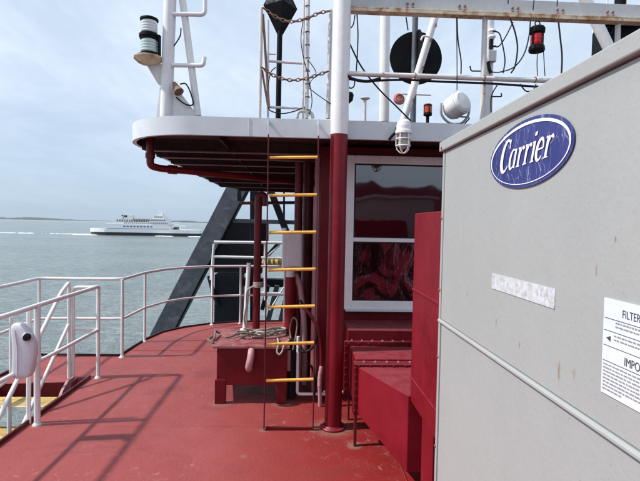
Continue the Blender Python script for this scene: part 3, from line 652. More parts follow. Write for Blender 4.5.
rail('hoop', 'white', eg, fillet([(-2.285, 5.0, .0), (-2.285, 5.0, .93), (gx-.005, 5.0, .93)], .06), .018)
rail('cross_bar', 'white', eg, [(-2.285, 5.0, .50), (gx-.02, 5.0, .50)], .016)
sb = thing('stair_post', 'slender white guard post rising beside the float on the stairwell edge', 'post', (gx-.06, 3.9, 0))
rail('shaft', 'white', sb, [(gx-.085, 3.86, -.15), (gx-.085, 3.86, .93)], .018)

st = thing('outside_stair', 'steep outboard stair with yellow gritted treads going down through the deck opening', 'stairs', (-2.6, 4.3, -2.6))
for i in range(15):
    z = -.07-.20*i; yb = 4.63-.20*i
    m = MB(); m.bb(-2.90, -2.255, yb-.25, yb, z-.03, z); tr = m.build('tread', 'tread', st, .004)
    m = MB(); m.bb(-2.90, -2.255, yb-.262, yb-.2505, z-.035, z+.004); m.build('nosing', 'whiteold', tr)
for x in (-2.235, -2.915):
    m = MB(); ax = [(x-.012, 4.90, .04), (x-.012, 4.90, -.20), (x-.012, 1.45, -3.62), (x-.012, 1.20, -3.62), (x-.012, 4.66, -.02), (x-.012, 4.78, .04)]; m.prism(ax, (.024, 0, 0)); m.build('stringer', 'pink' if x > -2.5 else 'maroon', st)  # inboard stringer is red, coloured pink for the sunlight on it
hx = -2.31
for x in (hx,):
    nm = rail('handrail', 'white', st, fillet([(x, 4.97, -.02), (x, 4.97, .985), (x, 4.80, .90), (x, 2.2, -1.32)], .04), .019)
    rail('lower_handrail', 'white', st, [(x, 4.95, .55), (x, 2.2, -1.80)], .017)
    rail('baluster', 'white', st, [(x, 3.95, .18), (x, 3.95, -.80)], .017)

rail('side_rail', 'white', st, fillet([PX(11, 317, -2.7), PX(11, 377, -2.7), PX(-12, 395, -2.7)], .05), .017)
# white plastic float clipped to the guard rail
fc = Vector((-1.955, 3.53, 0))
fl = thing('rescue_light', 'white rounded plastic canister with a black knob hung on the stair guard', 'canister', (-2.14, 3.75, .50))
def blob(name, prof, yc, w0, mat, par):
    m = MB(); n = 20; rings = []
    for (z, hx_, hy_, ox) in prof:
        ring_ = []
        for j in range(n):
            a = 2*math.pi*j/n; c, s = math.cos(a), math.sin(a); e = .42
            ring_.append((fc.x+ox+.8*hx_*math.copysign(abs(c)**e, c), fc.y+.6*hy_*math.copysign(abs(s)**e, s), z+.02))
        rings.append(ring_)
    vs = [q for r in rings for q in r]
    m.add(vs, [(i*n+j, i*n+(j+1) % n, (i+1)*n+(j+1) % n, (i+1)*n+j) for i in range(len(rings)-1) for j in range(n)]+[list(range(n))[::-1], [len(vs)-n+j for j in range(n)]], True)
    return m.build(name, mat, par)
blob('body', [(.455, .05, .05, -.02), (.465, .075, .06, -.015), (.49, .088, .066, -.01), (.62, .098, .070, .005), (.70, .098, .070, .004), (.76, .085, .066, -.012), (.81, .070, .060, -.03), (.838, .05, .05, -.04), (.848, .025, .03, -.045)], 0, 0, 'plastic', fl)
m = MB(); m.tube(spline([(fc.x-.035, fc.y-.036, .47), (fc.x-.03, fc.y-.043, .55), (fc.x-.03, fc.y-.0435, .70), (fc.x-.045, fc.y-.040, .79), (fc.x-.05, fc.y-.036, .825)]), .004, 6); 
m.build('seam', 'plastic', fl)
m = MB(); kp = Vector((fc.x+.043, fc.y-.042, .778)); m.lathe([(0, .045), (.020, .043), (.024, .035), (.024, 0)], kp, (.3, -1, .1), 16); m.build('knob', 'rubber', fl)
m = MB(); m.lathe([(.028, .006), (.036, .0), (.036, -.02)], kp, (.3, -1, .1), 16); m.build('knob_collar', 'plastic', fl)
m = MB(); m.bb(gx+.01, fc.x-.03, fc.y-.01, fc.y+.01, .80, .825); m.build('clip', 'steel', fl); m = MB(); m.bb(gx+.01, fc.x-.03, fc.y-.01, fc.y+.01, .50, .525); m.build('clip', 'steel', fl)

# ================================================================== ROOF TOP
ZR = 2.446
def P(px, py, Y): return PY(px, py, Y)
def post(pxa, pya, pxb, pyb, Y, r, mat, name, label, cat='post', Y2=None, n=16, part='shaft'):
    a, b = P(pxa, pya, Y), P(pxb, pyb, Y2 or Y)
    t = thing(name, label, cat, a); MB().tube([a, b], r, n).build(part, mat, t); return t
# left mast
YM = 4.20; mb = P(166, 121, YM); mt = P(172, -60, YM); mb.z = ZR
ms = thing('signal_mast', 'white signal mast with step rungs on the left end of the roof', 'mast', mb)
MB().tube([mb, mt], .052, 20).build('shaft', 'white', ms)
a, b = P(198, 116, YM), P(176, -50, YM); MB().tube([a, b], .030, 14).build('brace', 'white', ms)
m = MB(); m.prism([P(174, 84, YM)+Vector((0, -.004, 0)), P(202, 121, YM)+Vector((0, -.004, 0)), P(170, 121, YM)+Vector((0, -.004, 0))], (0, .012, 0)); m.prism([P(160, 86, YM), P(162, 121, YM), P(156, 121, YM)], (0, .012, 0)); m.build('gusset', 'white', ms)
for (y_, c) in ((14, (206, 13, 205, -6)), (65, (204.5, 64, 204.5, 57))):
    MB().tube(fillet([P(172, y_, YM-.03), P(c[0]-1, c[1]+1.5, YM-.03), P(c[2], c[3], YM-.03)], .04), .018, 10).build('step_rung', 'white', ms)
m = MB(); m.prism([P(146, 64, YM), P(162, 64, YM), P(162, 86, YM), P(158, 84, YM)], (0, .01, 0)); m.build('bracket', 'whiteold', ms)
# navigation light pair
def zpx(py, Y=YM): return P(149, py, Y).z
cl_ = P(149, 60, YM-.02); cxx, cyy = cl_.x, cl_.y
nl = thing('navigation_light', 'double navigation light, clear lens above a greenish lens, on a rusty mast shelf', 'lamp', (cxx, cyy, zpx(66)))
m = MB(); m.lathe([(0, zpx(58)), (.125, zpx(58)), (.125, zpx(59.5)), (.085, zpx(64)), (0, zpx(65))], (cxx-.005, cyy, 0), n=8); m.build('shelf', 'rustlip', nl)
def lampstack(z0, z1, lens):
    h = z1-z0
    MB().lathe([(0, z0), (.082, z0), (.082, z0+h*.13), (.068, z0+h*.16), (.068, z0+h*.2)], (cxx, cyy, 0), n=24).build('lamp_base', 'black', nl)
    MB().lathe([(.064, z0+h*.2)]+[(.066+.003*(i % 2), z0+h*(.2+.6*i/9)) for i in range(1, 9)]+[(.064, z0+h*.8)], (cxx, cyy, 0), n=24).build('lens', lens, nl)
    MB().lathe([(.068, z0+h*.8), (.075, z0+h*.84), (.075, z0+h*.93), (.05, z1), (0, z1)], (cxx, cyy, 0), n=24).build('cap', 'black', nl)
lampstack(zpx(58), zpx(37), 'greenlens'); lampstack(zpx(38.5), zpx(18.5), 'lens')
m = MB(); m.bb(cxx+.075, cxx+.095, cyy-.02, cyy+.02, zpx(58), zpx(36)); m.build('lamp_strap', 'black', nl)
t = thing('mast_horn', 'small rusty horn with cable low on the signal mast', 'horn', P(177, 90, YM))
h0 = P(174, 83, YM-.05); h1 = P(179, 92, YM-.09); MB().tube([h0, h0.lerp(h1, .5), h1], [.018, .028, .042], 14).build('bell', 'rustmetal', t)
MB().tube(spline([P(180, 84, YM-.05), P(186, 84, YM-.05), P(191, 94, YM-.05), P(193, 104, YM-.03), P(188, 105, YM-.03), P(182, 102, YM-.03), P(176, 97, YM-.02)]), .006, 6).build('cable', 'rubber', t)
MB().tube(spline([P(181, 28, YM-.05), P(180, 36, YM-.05), P(174, 46, YM-.05)]), .006, 6).build('cable', 'rubber', t)

# roof rail with chains
YRr = 3.98
rr_ = thing('roof_railing', 'thin weathered white railing frame on the roof edge behind the ladder', 'railing', P(285, 118, YRr))
def rpart(nm, a, b, r, mat='whiteold', Y=YRr): return MB().tube([P(*a, Y), P(*b, Y)], r, 8).build(nm, mat, rr_)
rpart('post', (261.5, 8), (259.5, 118.5), .014); rpart('post', (268, 20), (268, 118.5), .010, Y=4.3); rpart('brace', (263, 14), (269, 108), .010, 'rustmetal'); rpart('brace', (262, 70), (268, 106), .009, 'rustmetal')
rpart('post', (308.5, -12), (306.5, 118.5), .015); rpart('post', (304, 0), (303, 118.5), .008); rpart('post', (330.5, 10), (328, 118.5), .017)
rpart('cross_bar', (269, 61), (305, 63.5), .011, Y=4.0); rpart('cross_bar', (268, 107), (306, 108.5), .010, Y=4.0); rpart('cross_bar', (268, 54), (276, 54), .007, Y=4.3)
for k in range(9):
    y_ = 6+k*13; m = MB(); m.ring(P(307.6-.02*k, y_, YRr), .018, .004, n=10, k=5); m.build('clamp', 'rustmetal', rr_)
def chain(label, pts):
    sp = spline(pts, 8); L = [0]
    for i in range(1, len(sp)): L.append(L[-1]+(sp[i]-sp[i-1]).length)
    m = MB(); d = 0; k = 0; step = .034
    while d < L[-1]:
        i = max(j for j in range(len(L)) if L[j] <= d); i = min(i, len(sp)-2); t_ = (sp[i+1]-sp[i]).normalized(); p = sp[i]+t_*(d-L[i])
        u = t_.cross(Vector((0, 1, 0))).normalized() if k % 2 else Vector((0, 1, 0)); vs = []; nn = 8
        cpt = [p+t_*math.cos(2*math.pi*q/nn)*.024+u*math.sin(2*math.pi*q/nn)*.012 for q in range(nn)]
        ax = t_.cross(u)
        for q in range(nn):
            o = (cpt[q]-p).normalized()
            vs += [cpt[q]+o*.005, cpt[q]+ax*.005, cpt[q]-o*.005, cpt[q]-ax*.005]
        m.add(vs, [(q*4+j, q*4+(j+1) % 4, ((q+1) % nn)*4+(j+1) % 4, ((q+1) % nn)*4+j) for q in range(nn) for j in range(4)], True); d += step; k += 1
    return tag(m.build('safety_chain', 'rustmetal'), label, 'chain', 'chains across the gap in the roof railing')
chain('upper rusty safety chain sagging across the gap in the roof railing', [P(265, 9, YRr-.03), P(276, 17, YRr-.03), P(290, 21.5, YRr-.03), P(306, 18.5, YRr-.03), P(319, 13, YRr-.03), P(329, 11, YRr-.03)])
chain('middle rusty safety chain sagging across the gap in the roof railing', [P(263, 68, YRr-.03), P(275, 76, YRr-.03), P(290, 80, YRr-.03), P(306, 78.5, YRr-.03), P(320, 74, YRr-.03), P(329, 71, YRr-.03)])
m = MB(); m.tube(spline([P(268, 107, YRr-.02), P(271, 111, YRr), P(282, 113.5, YRr), P(295, 111, YRr), P(305, 107, YRr)]), .005, 6); m.tube(spline([P(276, 67, YRr), P(271, 72, YRr), P(268.5, 84, YRr), P(268, 98, YRr)]), .004, 6)
tag(m.build('slack_cable', 'rubber'), 'thin slack black cable tied along the low bar of the roof railing', 'cable')
for (lab_, pts) in (('thin wire bowing out to the right of the roof railing middle post', [(308, 60), (314, 68), (316, 75), (311, 81), (309, 88)]), ('dark wire climbing the left side of the middle roof railing post', [(303, 20), (301, 40), (304, 60), (308, 75), (312, 100), (309, 116)]), ('fine wire slanting from the middle roof railing post to the white pillar', [(309, 88), (318, 95), (331, 104)])):
    tag(MB().tube(spline([P(a, b, YRr-.02) for a, b in pts]), .0035, 6).build('wire', 'rubber'), lab_, 'wire')
# grey conduit bend at base of the middle post
MBt = MB().tube(spline([P(297, 118, YRr), P(298, 113, YRr), P(302, 111, YRr), P(311, 113, YRr), P(313, 118, YRr)]), .014, 8); tag(MBt.build('conduit_bend', 'whiteold'), 'short weathered conduit bend at the foot of the roof railing', 'conduit')

# black diamond day shape on a black pole
YD = 4.9
a, b = P(278, 122, YD), P(280, 34, YD); a.z = ZR
t = thing('diamond_dayshape', 'black diamond day shape on a black pole above the roof railing', 'day shape', a)
MB().tube([a, P(281, -30, YD)], .027, 14).build('pole', 'black', t)
c = P(280.5, 7, YD); hh, ww = .325, .172
m = MB(); e1 = Vector((math.cos(R(12)), math.sin(R(12)), 0)); e2 = Vector((-e1.y, e1.x, 0))
for e in (e1, e2):
    nrm = Vector((-e.y, e.x, 0))*.003; q = [c+Vector((0, 0, hh)), c+e*ww+Vector((0, 0, .0)), c-Vector((0, 0, hh)), c-e*ww]; m.prism([p+nrm*-1 for p in q], nrm*2)
m.build('crossed_plates', 'black', t)
q = [c+Vector((0, 0, hh*.98)), c+e1*ww*.98, c+e2*ww*.98, c-e1*ww*.98, c-e2*ww*.98, c-Vector((0, 0, hh*.98))]
m = MB(); m.add(q, [(0, 1, 2), (0, 2, 3), (0, 3, 4), (0, 4, 1), (5, 2, 1), (5, 3, 2), (5, 4, 3), (5, 1, 4)]); m.build('fabric_cone', 'black', t)

# ball day shape: crossed black discs on dark pole
YB = 5.6
a = P(413, 122, YB); a.z = ZR; t = thing('ball_dayshape', 'big round black day shape on a dark pole behind the slanting white strut', 'day shape', a)
MB().tube([a, P(416, -10, YB)], .034, 14).build('pole', 'gantry', t)
c = P(417, 56.5, YB)+Vector((0, .05, 0)); rB = .31
m = MB(); nn = 40
for ax_ in (0, 1):
    ring_ = [c+(Vector((1, 0, 0)) if ax_ == 0 else Vector((0, 1, 0)))*rB*math.cos(2*math.pi*i/nn)+Vector((0, 0, rB*math.sin(2*math.pi*i/nn))) for i in range(nn)]
    off = Vector((0, .006, 0)) if ax_ == 0 else Vector((.006, 0, 0)); m.prism(ring_, off)
m.build('crossed_discs', 'black', t)

# white poles and struts behind the beam
post(384, 122, 385.5, -20, 4.7, .050, 'white', 'white_pole', 'plain white pole between the pillar and the black disc', 'pole')
t = post(403, 122, 441, -2, 4.4, .034, 'white', 'slanting_strut', 'white strut leaning right in front of the black disc', 'strut')
for (x_, y_) in ((413.5, 100), (423, 68), (431, 40), (436, 25)): MB().box(P(x_, y_, 4.36), (.012, .012, .03)).build('bolt', 'rustmetal', t)
MB().tube(fillet([P(421, 40, 4.35), P(423, 35.5, 4.35), P(430, 37, 4.35)], .02), .009, 8).build('hook', 'white', t)
t = post(486.5, 122, 489.5, -20, 4.5, .050, 'white', 'white_pole', 'thick white pole with cables and a grey junction box right of the strut', 'pole')
YP = 3.80
m = MB(); a = P(482, 122, YP); a.z = ZR; m.tube([a, P(485, 17, YP)], .021, 12); tag(m.build('beam_post', 'whiteold'), 'slim rust streaked white post under the overhead beam, left one', 'post', 'slim posts under the overhead beam')
a = P(618, 60, YP); m = MB(); a.z = ZR; m.tube([a, P(618, 25, YP)], .021, 12); tag(m.build('beam_post', 'whiteold'), 'slim white post under the overhead beam at the far right above the grey unit', 'post', 'slim posts under the overhead beam')
post(640, 112, 571, -30, 4.6, .052, 'white', 'slanting_strut', 'thick white strut leaning left above the grey unit', 'strut')
# overhead beam
bz0, bz1 = P(348, 12, 3.78).z, 3.43
ob = thing('overhead_beam', 'long grey steel beam with a rust stained lower lip crossing above the roof', 'beam', (1.5, 3.78, bz0))
m = MB(); m.bb(.375, 4.6, 3.79, 3.80, bz0+.036, bz1); m.bb(.375, 4.6, 3.801, 3.87, bz1-.012, bz1); m.build('web', 'beamgrey', ob, .002)
m = MB(); m.bb(.375, 4.6, 3.745, 3.87, bz0+.022, bz0+.034); m.bb(.375, 4.6, 3.745, 3.757, bz0, bz0+.0215); m.build('lower_lip', 'rustlip', ob, .002)
for xp in (410, 462, 515, 560, 610):
    for dx in (-.022, .022):
        b0 = P(xp, 10, 3.79); m = MB(); m.lathe([(0, .012), (.009, .010), (.011, 0)], (b0.x+dx, 3.79, bz0+.085), (0, -1, 0), 6); m.lathe([(0, .012), (.009, .010), (.011, 0)], (b0.x+dx, 3.79, bz0+.055), (0, -1, 0), 6); m.build('bolt_pair', 'rustmetal', ob)
# overhead pipe
zp = P(380, 74.5, 3.74).z
op = thing('overhead_pipe', 'horizontal grey white pipe below the overhead beam with black cables under it', 'pipe', (1.5, 3.74, zp))
MB().tube([(.345, 3.74, zp), (2.6, 3.74, zp-.005)], .019, 12).build('pipe', 'whiteold', op)
m = MB(); m.tube(spline([(.36, 3.755, zp-.035), (.50, 3.755, zp-.048), (.8, 3.755, zp-.030), (1.1, 3.755, zp-.034), (1.5, 3.755, zp-.036), (2.0, 3.755, zp-.05), (2.4, 3.755, zp-.03)]), .009, 8)
m.tube(spline([(.36, 3.74, zp-.02), (.42, 3.74, zp-.045), (.52, 3.74, zp-.055), (.62, 3.74, zp-.03)]), .012, 8); m.build('cable_bundle', 'rubber', op)
for xp in (484, 415, 535): b0 = P(xp, 76, 3.74); MB().ring((b0.x, 3.74, zp), .021, .005, 'X', 14, 6).build('clamp', 'rustmetal', op)

# red lantern hanging under the beam
lc = P(537, 38, 3.775); Z = lambda py: P(537, py, 3.775).z
rl = thing('hanging_lantern', 'red signal lantern with black cap and base hanging under the overhead beam', 'lantern', (lc.x, lc.y, Z(51)))
lx, ly = lc.x, lc.y
MB().lathe([(0, Z(51.5)), (.058, Z(51.5)), (.062, Z(50)), (.058, Z(46.5)), (.045, Z(45.5)), (0, Z(45))], (lx, ly, 0), n=20).build('base', 'black', rl)
MB().lathe([(.042, Z(45.8)), (.048, Z(43)), (.046, Z(41)), (.048, Z(39)), (.046, Z(36)), (.042, Z(34))], (lx, ly, 0), n=20).build('lens', 'redlens', rl)
MB().lathe([(.046, Z(34.3)), (.058, Z(33)), (.060, Z(29)), (.05, Z(27)), (.02, Z(25.8)), (0, Z(25.5))], (lx, ly, 0), n=20).build('cap', 'black', rl)
for k in range(4): a_ = k*math.pi/2+.5; MB().tube([(lx+.054*math.cos(a_), ly+.054*math.sin(a_), Z(49)), (lx+.054*math.cos(a_), ly+.054*math.sin(a_), Z(31))], .005, 6).build('guard_rod', 'black', rl)
MB().ring((lx, ly, Z(23.5)), .020, .005, 'Y', 14, 6).build('hanging_ring', 'black', rl)
# caged bulkhead lamp on fascia
YL = 3.74; Zb = lambda py: P(404, py, YL).z; lb = P(403.5, 130, YL)
bl = thing('bulkhead_lamp', 'white caged bulkhead lamp fixed to the front of the roof edge', 'lamp', (lb.x, 3.80, Zb(153)))
MB().lathe([(0, Zb(119)), (.030, Zb(119.6)), (.048, Zb(122)), (.056, Zb(126)), (.056, Zb(130)), (.064, Zb(131)), (.064, Zb(133.5)), (.045, Zb(134)), (0, Zb(134))], (lb.x, YL, 0), n=20).build('housing', 'white', bl)
MB().lathe([(.040, Zb(134)), (.042, Zb(143)), (.034, Zb(147)), (.015, Zb(149)), (0, Zb(149.4))], (lb.x, YL, 0), n=18).build('glass', 'lampglass', bl)
for k in range(5):
    a_ = 2*math.pi*k/5+.3; e = lambda r_, z_: (lb.x+r_*math.cos(a_), YL+r_*math.sin(a_), z_)
    MB().tube([e(.054, Zb(133.5)), e(.056, Zb(145)), e(.046, Zb(149.5)), e(.024, Zb(152.5)), e(.0, Zb(153.3))], .0052, 6).build('cage_bar', 'white', bl)
for z_ in (139, 146): MB().ring((lb.x, YL, Zb(z_)), .055, .0055, 'Z', 20, 6).build('cage_ring', 'white', bl)
m = MB(); m.bb(lb.x-.03, lb.x+.03, YL+.04, 3.838, Zb(131), Zb(123)); m.build('bracket', 'white', bl, .005)
MB().tube(spline([P(397, 127, YL+.03), P(396, 132, YL+.03), P(392, 136, YL+.05), P(389, 140, YL+.06)]), .011, 8).build('cable_gland', 'rubber', bl)
# searchlight
YS = 4.2; sc = P(456, 106, YS); ax_ = Vector((.42, -.80, .32)).normalized()
sl = thing('searchlight', 'white drum shaped searchlight on a small yoke on the roof', 'searchlight', P(452, 121, YS))
MB().lathe([(0, .098), (.078, .094), (.096, .08), (.101, .066), (.101, -.045), (.086, -.08), (.045, -.105), (0, -.11)], sc, ax_, 26).build('drum', 'white', sl)
MB().lathe([(.101, .042), (.106, .042), (.106, .070), (.101, .070)], sc, ax_, 26).build('rim', 'white', sl)
MB().tube(spline([sc+Vector((-.13, 0, .02)), sc+Vector((-.125, 0, -.08)), sc+Vector((-.05, .0, -.15)), sc+Vector((.05, 0, -.15)), sc+Vector((.11, 0, -.08)), sc+Vector((.12, 0, 0))]), .011, 8).build('yoke', 'steel', sl)
MB().tube([sc+Vector((0, 0, -.15)), (sc.x, sc.y, ZR)], .022, 10).build('stand', 'steel', sl)
MB().tube(spline([sc+Vector((.05, .05, -.08)), sc+Vector((.12, 0, -.10)), sc+Vector((.07, -.04, -.16)), (sc.x+.05, sc.y, ZR+.01)]), .006, 6).build('cable', 'rubber', sl)
# beacon
YK = 4.3; kb_ = P(427.5, 122, YK); ZK = lambda py: P(427.5, py, YK).z
bk = thing('warning_beacon', 'small amber beacon on a black stem beside the searchlight', 'beacon', (kb_.x, YK, ZR))
MB().lathe([(0, ZK(104)), (.030, ZK(104)), (.034, ZK(106)), (.034, ZK(113)), (0, ZK(113))], (kb_.x, YK, 0), n=16).build('lens', 'orangeglass', bk)
MB().lathe([(.036, ZK(104.8)), (.036, ZK(106)), (.04, ZK(106))], (kb_.x, YK, 0), n=16).build('cage_ring', 'black', bk)
MB().lathe([(.038, ZK(113)), (.038, ZK(115.5)), (.015, ZK(116.5)), (.012, ZR)], (kb_.x, YK, 0), n=16).build('stem', 'black', bk)
for k in range(4): a_ = k*math.pi/2+.2; MB().tube([(kb_.x+.037*math.cos(a_), YK+.037*math.sin(a_), ZK(113)), (kb_.x+.037*math.cos(a_), YK+.037*math.sin(a_), ZK(105))], .004, 5).build('cage_bar', 'black', bk)
# pink vane
YV = 4.6; vc = P(399, 99, YV); vn = thing('wind_vane', 'faded pink round sensor on a thin horizontal arm behind the slanting strut', 'instrument', P(413, 121, YV))
MB().lathe([(0, .03), (.035, .028), (.055, .015), (.06, 0), (.05, -.02), (0, -.03)], vc, (.3, -1, .3), 18).build('sensor', 'pinkplastic', vn)
MB().ring(vc+Vector((0, -.03, .005)), .032, .008, 'Y', 16, 6).build('hub_ring', 'rustmetal', vn)
MB().tube([vc+Vector((.03, 0, .05)), P(431, 95, YV)], .008, 8).build('arm', 'whiteold', vn)
# lamp stalk and dome behind pillar
YT = 4.8; a = P(365, 122, YT); a.z = ZR; t = thing('roof_lamp_stalk', 'short thin post with a small flat cap between the pillar and white pole', 'post', a)
MB().tube([a, P(365, 99, YT)], .016, 8).build('stem', 'whiteold', t); cc_ = P(365.2, 98.5, YT); MB().lathe([(0, .012), (.045, .008), (.05, 0), (.02, -.015)], cc_, n=12).build('cap', 'whiteold', t)
a = P(347.5, 122, 4.6); a.z = ZR; t = thing('dark_dome_lamp', 'black domed lamp half hidden behind the white pillar', 'lamp', a)
MB().tube([a, P(347.5, 102, 4.6)], .012, 8).build('stem', 'gantry', t); cc_ = P(347.5, 97, 4.6); MB().lathe([(0, .045), (.05, .04), (.06, .02), (.052, -.03), (.02, -.06), (0, -.06)], cc_, n=16).build('dome', 'black', t)
a = P(345, 122, 5.2)
# black mast gear far right
YG = 5.0; t = thing('radar_pedestal', 'black square housing with a short pole above the right of the grey unit', 'radar', P(622, 80, YG))
a, b = P(606, 95, YG), P(668, 24, YG); m = MB(); m.bb(a.x, b.x, YG-.02, YG+.3, a.z, b.z); m.build('housing', 'black', t, .02)
m = MB(); c = P(620, 12, YG); m.lathe([(.055, .35), (.055, 0), (.10, -.03), (.17, -.07), (.19, -.16)], c, n=18); m.build('pole', 'black', t)
for i in range(5): q_ = P(607+random.uniform(-2, 4), 30+i*6, YG-.05); MB().ring(q_, .035, .008, 'Y', 12, 6).build('cable_loop', 'rubber', t)
# hanging cables
cabs = [
 ('black cable dropping from the overhead beam left of the searchlight', [(457, 17), (458, 40), (461, 60), (461, 74)], .005),
 ('thin straight wire from the overhead beam down to the searchlight', [(456.5, 17), (457, 60), (457, 90)], .0035),
 ('black cable running diagonally from the white pillar down to the roof', [(348, 40), (361, 66), (378, 88), (397, 107), (411, 121)], .006),
 ('dark cable loop hanging just right of the white pillar above the pipe', [(348, 30), (353, 25), (355, 15)], .005),
 ('dark cable drooping from the beam to the pipe near the white pillar', [(357, 14), (358, 35), (357, 60), (356, 74)], .005),
 ('small dark cable loop below the overhead pipe by the pillar', [(347, 83), (350, 88), (354, 86), (355, 78)], .005),
 ('black cable in front of the black disc top left', [(406, 17), (408, 30)], .005),
 ('black cable hanging from beam to a junction on the thick pole', [(510, 18), (515, 32), (517.5, 48), (515, 66), (511, 73)], .006),
 ('cable crossing behind from the thick pole up to the beam', [(493, 46), (499, 46), (506, 36), (513, 22)], .005),
 ('cable curving from the beam left of the red lantern to the thick pole', [(530.5, 20), (529, 36), (524, 54), (514, 67), (500, 72), (492, 72)], .005),
 ('cable looping beside the insulators on the thick pole', [(493, 31), (499, 33), (502, 42), (505, 60), (503, 73)], .005),
 ('thin wire hanging below the red lantern, left one', [(537.5, 52), (537, 64), (537.5, 76)], .0035),
 ('thin wire hanging below the red lantern, right one', [(543, 44), (544, 60), (545, 76)], .0035),
 ('heavy black cable from beam to pipe right of the red lantern', [(558.5, 22), (560.5, 40), (562, 56), (561.5, 74)], .0065),
 ('slack cable loop under the overhead pipe right of the thick pole', [(520, 84), (526, 91), (533, 90), (536, 84)], .005),
 ('wire down the right side of the thick pole below the pipe', [(498, 84), (493, 92), (491, 100), (491, 112)], .005),
 ('cable rising above the overhead beam over the red lantern', [(533, 10), (534, 0), (535, -12)], .004),
 ('cable rising above the overhead beam over the thick pole', [(508, 4), (509, -12)], .004),
 ('wire rising above the overhead beam between the lantern and right strut', [(557, 6), (558, -12)], .004),
]
for l_, pts, r_ in cabs: tag(MB().tube(spline([P(a, b, 3.72 if 'pillar' not in l_ else 3.80) for a, b in pts]), r_, 6).build('cable', 'rubber'), l_, 'cable')
for l_, x_, ya, yb in (('tall thin white aerial left of the right strut', 592, 110, -12), ('thin white aerial rod rising behind the right strut', 606, 90, -12)):
    a = P(x_, ya, 6.2); tag(MB().tube([a, P(x_+1.5, yb, 6.2)], .011, 6).build('aerial', 'white'), l_, 'aerial')
YJ = 4.44
t = thing('junction_box', 'small grey junction box with cable clamped on the thick white pole', 'box', P(491, 60, YJ))
m = MB(); a, b = P(487, 62, YJ), P(495.5, 51, YJ); m.bb(a.x, b.x, YJ-.03, YJ+.02, a.z, b.z); m.build('case', 'beamgrey', t, .004)
MB().tube(fillet([P(488, 62, YJ), P(489, 68, YJ), P(491, 73, YJ)], .02), .016, 8).build('cable_tail', 'rubber', t)
t = thing('insulator', 'white insulator cluster with dark fittings on the upper thick pole', 'insulator', P(492, 42, YJ))
for y_ in (31, 37): MB().lathe([(0, .02), (.028, .015), (.034, 0), (.02, -.02), (0, -.02)], P(492, y_, YJ), n=14).build('bell', 'white', t)
m = MB(); m.box(P(491, 44, YJ), (.03, .03, .09)); m.tube([P(489, 47, YJ), P(496, 46, YJ)], .008, 6); m.build('fitting', 'rubber', t)
for l_, (x0_, y0_), (x1_, y1_) in (('small step hook on the left of the thick pole above the pipe', (470, 66), (482, 71)), ('small step hook on the right of the thick pole below the pipe', (501, 93), (491, 96.5))):
    tag(MB().tube(fillet([P(x0_, y0_, YJ), P(x0_+1, y1_, YJ), P(x1_, y1_, YJ)], .02), .006, 6).build('step_hook', 'rubber'), l_, 'hook')

# ================================================================== GANTRY BEHIND
YA = 11.0
ga = thing('lifting_gantry', 'black steel A frame gantry with raking legs beyond the deck edge', 'gantry', (-1.2, YA, -4))
def barY(nm, a, b, wpx, dep, mat, Y=YA, par=ga, bev=.01):
    a, b = P(*a, Y), P(*b, Y); d = (b-a).normalized(); nn = Vector((-d.z, 0, d.x))*wpx/FPX*Y/2
    m = MB(); m.hexa([a-nn, b-nn, b+nn, a+nn], [v+Vector((0, dep, 0)) for v in (a-nn, b-nn, b+nn, a+nn)]); return m.build(nm, mat, par, bev)
barY('raking_leg', (252, 158), (98, 456), 19, .05, 'gantry')
m = MB(); a0, b0 = P(252+10, 158+4, YA+.05), P(98+10, 456+5, YA+.05)
barY('leg_flange', (256, 160), (102, 458), 13, .35, 'gantrydark', YA+.055)
barY('upright', (254, 150), (254, 420), 8, .3, 'gantrydark', YA+.5)
barY('raking_leg', (262, 168), (300, 268), 6.5, .3, 'gantrydark', YA+.1)
barY('tie_bar', (222, 220.5), (303, 222.5), 4, .12, 'gantry', YA+.2)
barY('hanger_pipe', (239, 186), (239, 201), 4, .1, 'gantrydark', YA-1)
barY('hanger_pipe', (240, 203), (303, 202.5), 3, .1, 'darkred', YA-1)
barY('hanger_pipe', (284, 190), (284, 222), 2, .05, 'gantrydark', YA+.3)
rmp = thing('boat_ramp', 'dark steel ramp panel and box hanging between the gantry legs', 'ramp', (-1, YA+.6, -3))
barY('panel', (222, 232), (268, 232.5), 22, .3, 'gantrydark', YA+.7, rmp); barY('panel', (214, 247), (265, 248), 18, .3, 'gantrydark', YA+.7, rmp)
barY('panel', (212, 264), (262, 265), 17, .3, 'gantrydark', YA+.7, rmp)
barY('brace', (262, 262), (279, 243), 4, .2, 'gantrydark', YA+.6, rmp)
a, b = P(212, 420, YA), P(241, 275, YA); m = MB(); m.bb(a.x, b.x, YA+.1, YA+.8, a.z, b.z); m.build('box', 'gantrydark', rmp, .03)
MB().tube(fillet([P(209, 276, YA), P(211, 284, YA), P(213, 292, YA), P(218, 305, YA)], .1), .05, 8).build('hook', 'gantrydark', rmp)
barY('lower_beam', (228, 282), (300, 284), 8, .3, 'gantrydark', YA+.9, rmp)
barY('strut', (277, 286), (262, 345), 5, .2, 'gantry', YA+.5, rmp); barY('strut', (290, 286), (276, 345), 7, .2, 'gantry', YA+.4, rmp); barY('strut', (268, 286), (262, 310), 4, .2, 'gantrydark', YA+.45, rmp)
YQ = 10.6
wr = thing('gantry_railing', 'white railing of three bars and posts in front of the dark ramp', 'railing', P(250, 290, YQ))
for (a, b, r_) in (((214, 242), (290, 243), .032), ((213, 256.5), (290, 258.5), .030), ((265, 267), (282, 267), .025), ((255, 292.5), (290, 294), .025)): MB().tube([P(*a, YQ), P(*b, YQ)], r_, 8).build('bar', 'white', wr)
for (a, b) in (((214, 244), (211, 280)), ((265, 242), (265, 300)), ((213.5, 256), (212, 290))): MB().tube([P(*a, YQ), P(*b, YQ)], .028, 8).build('post', 'white', wr)
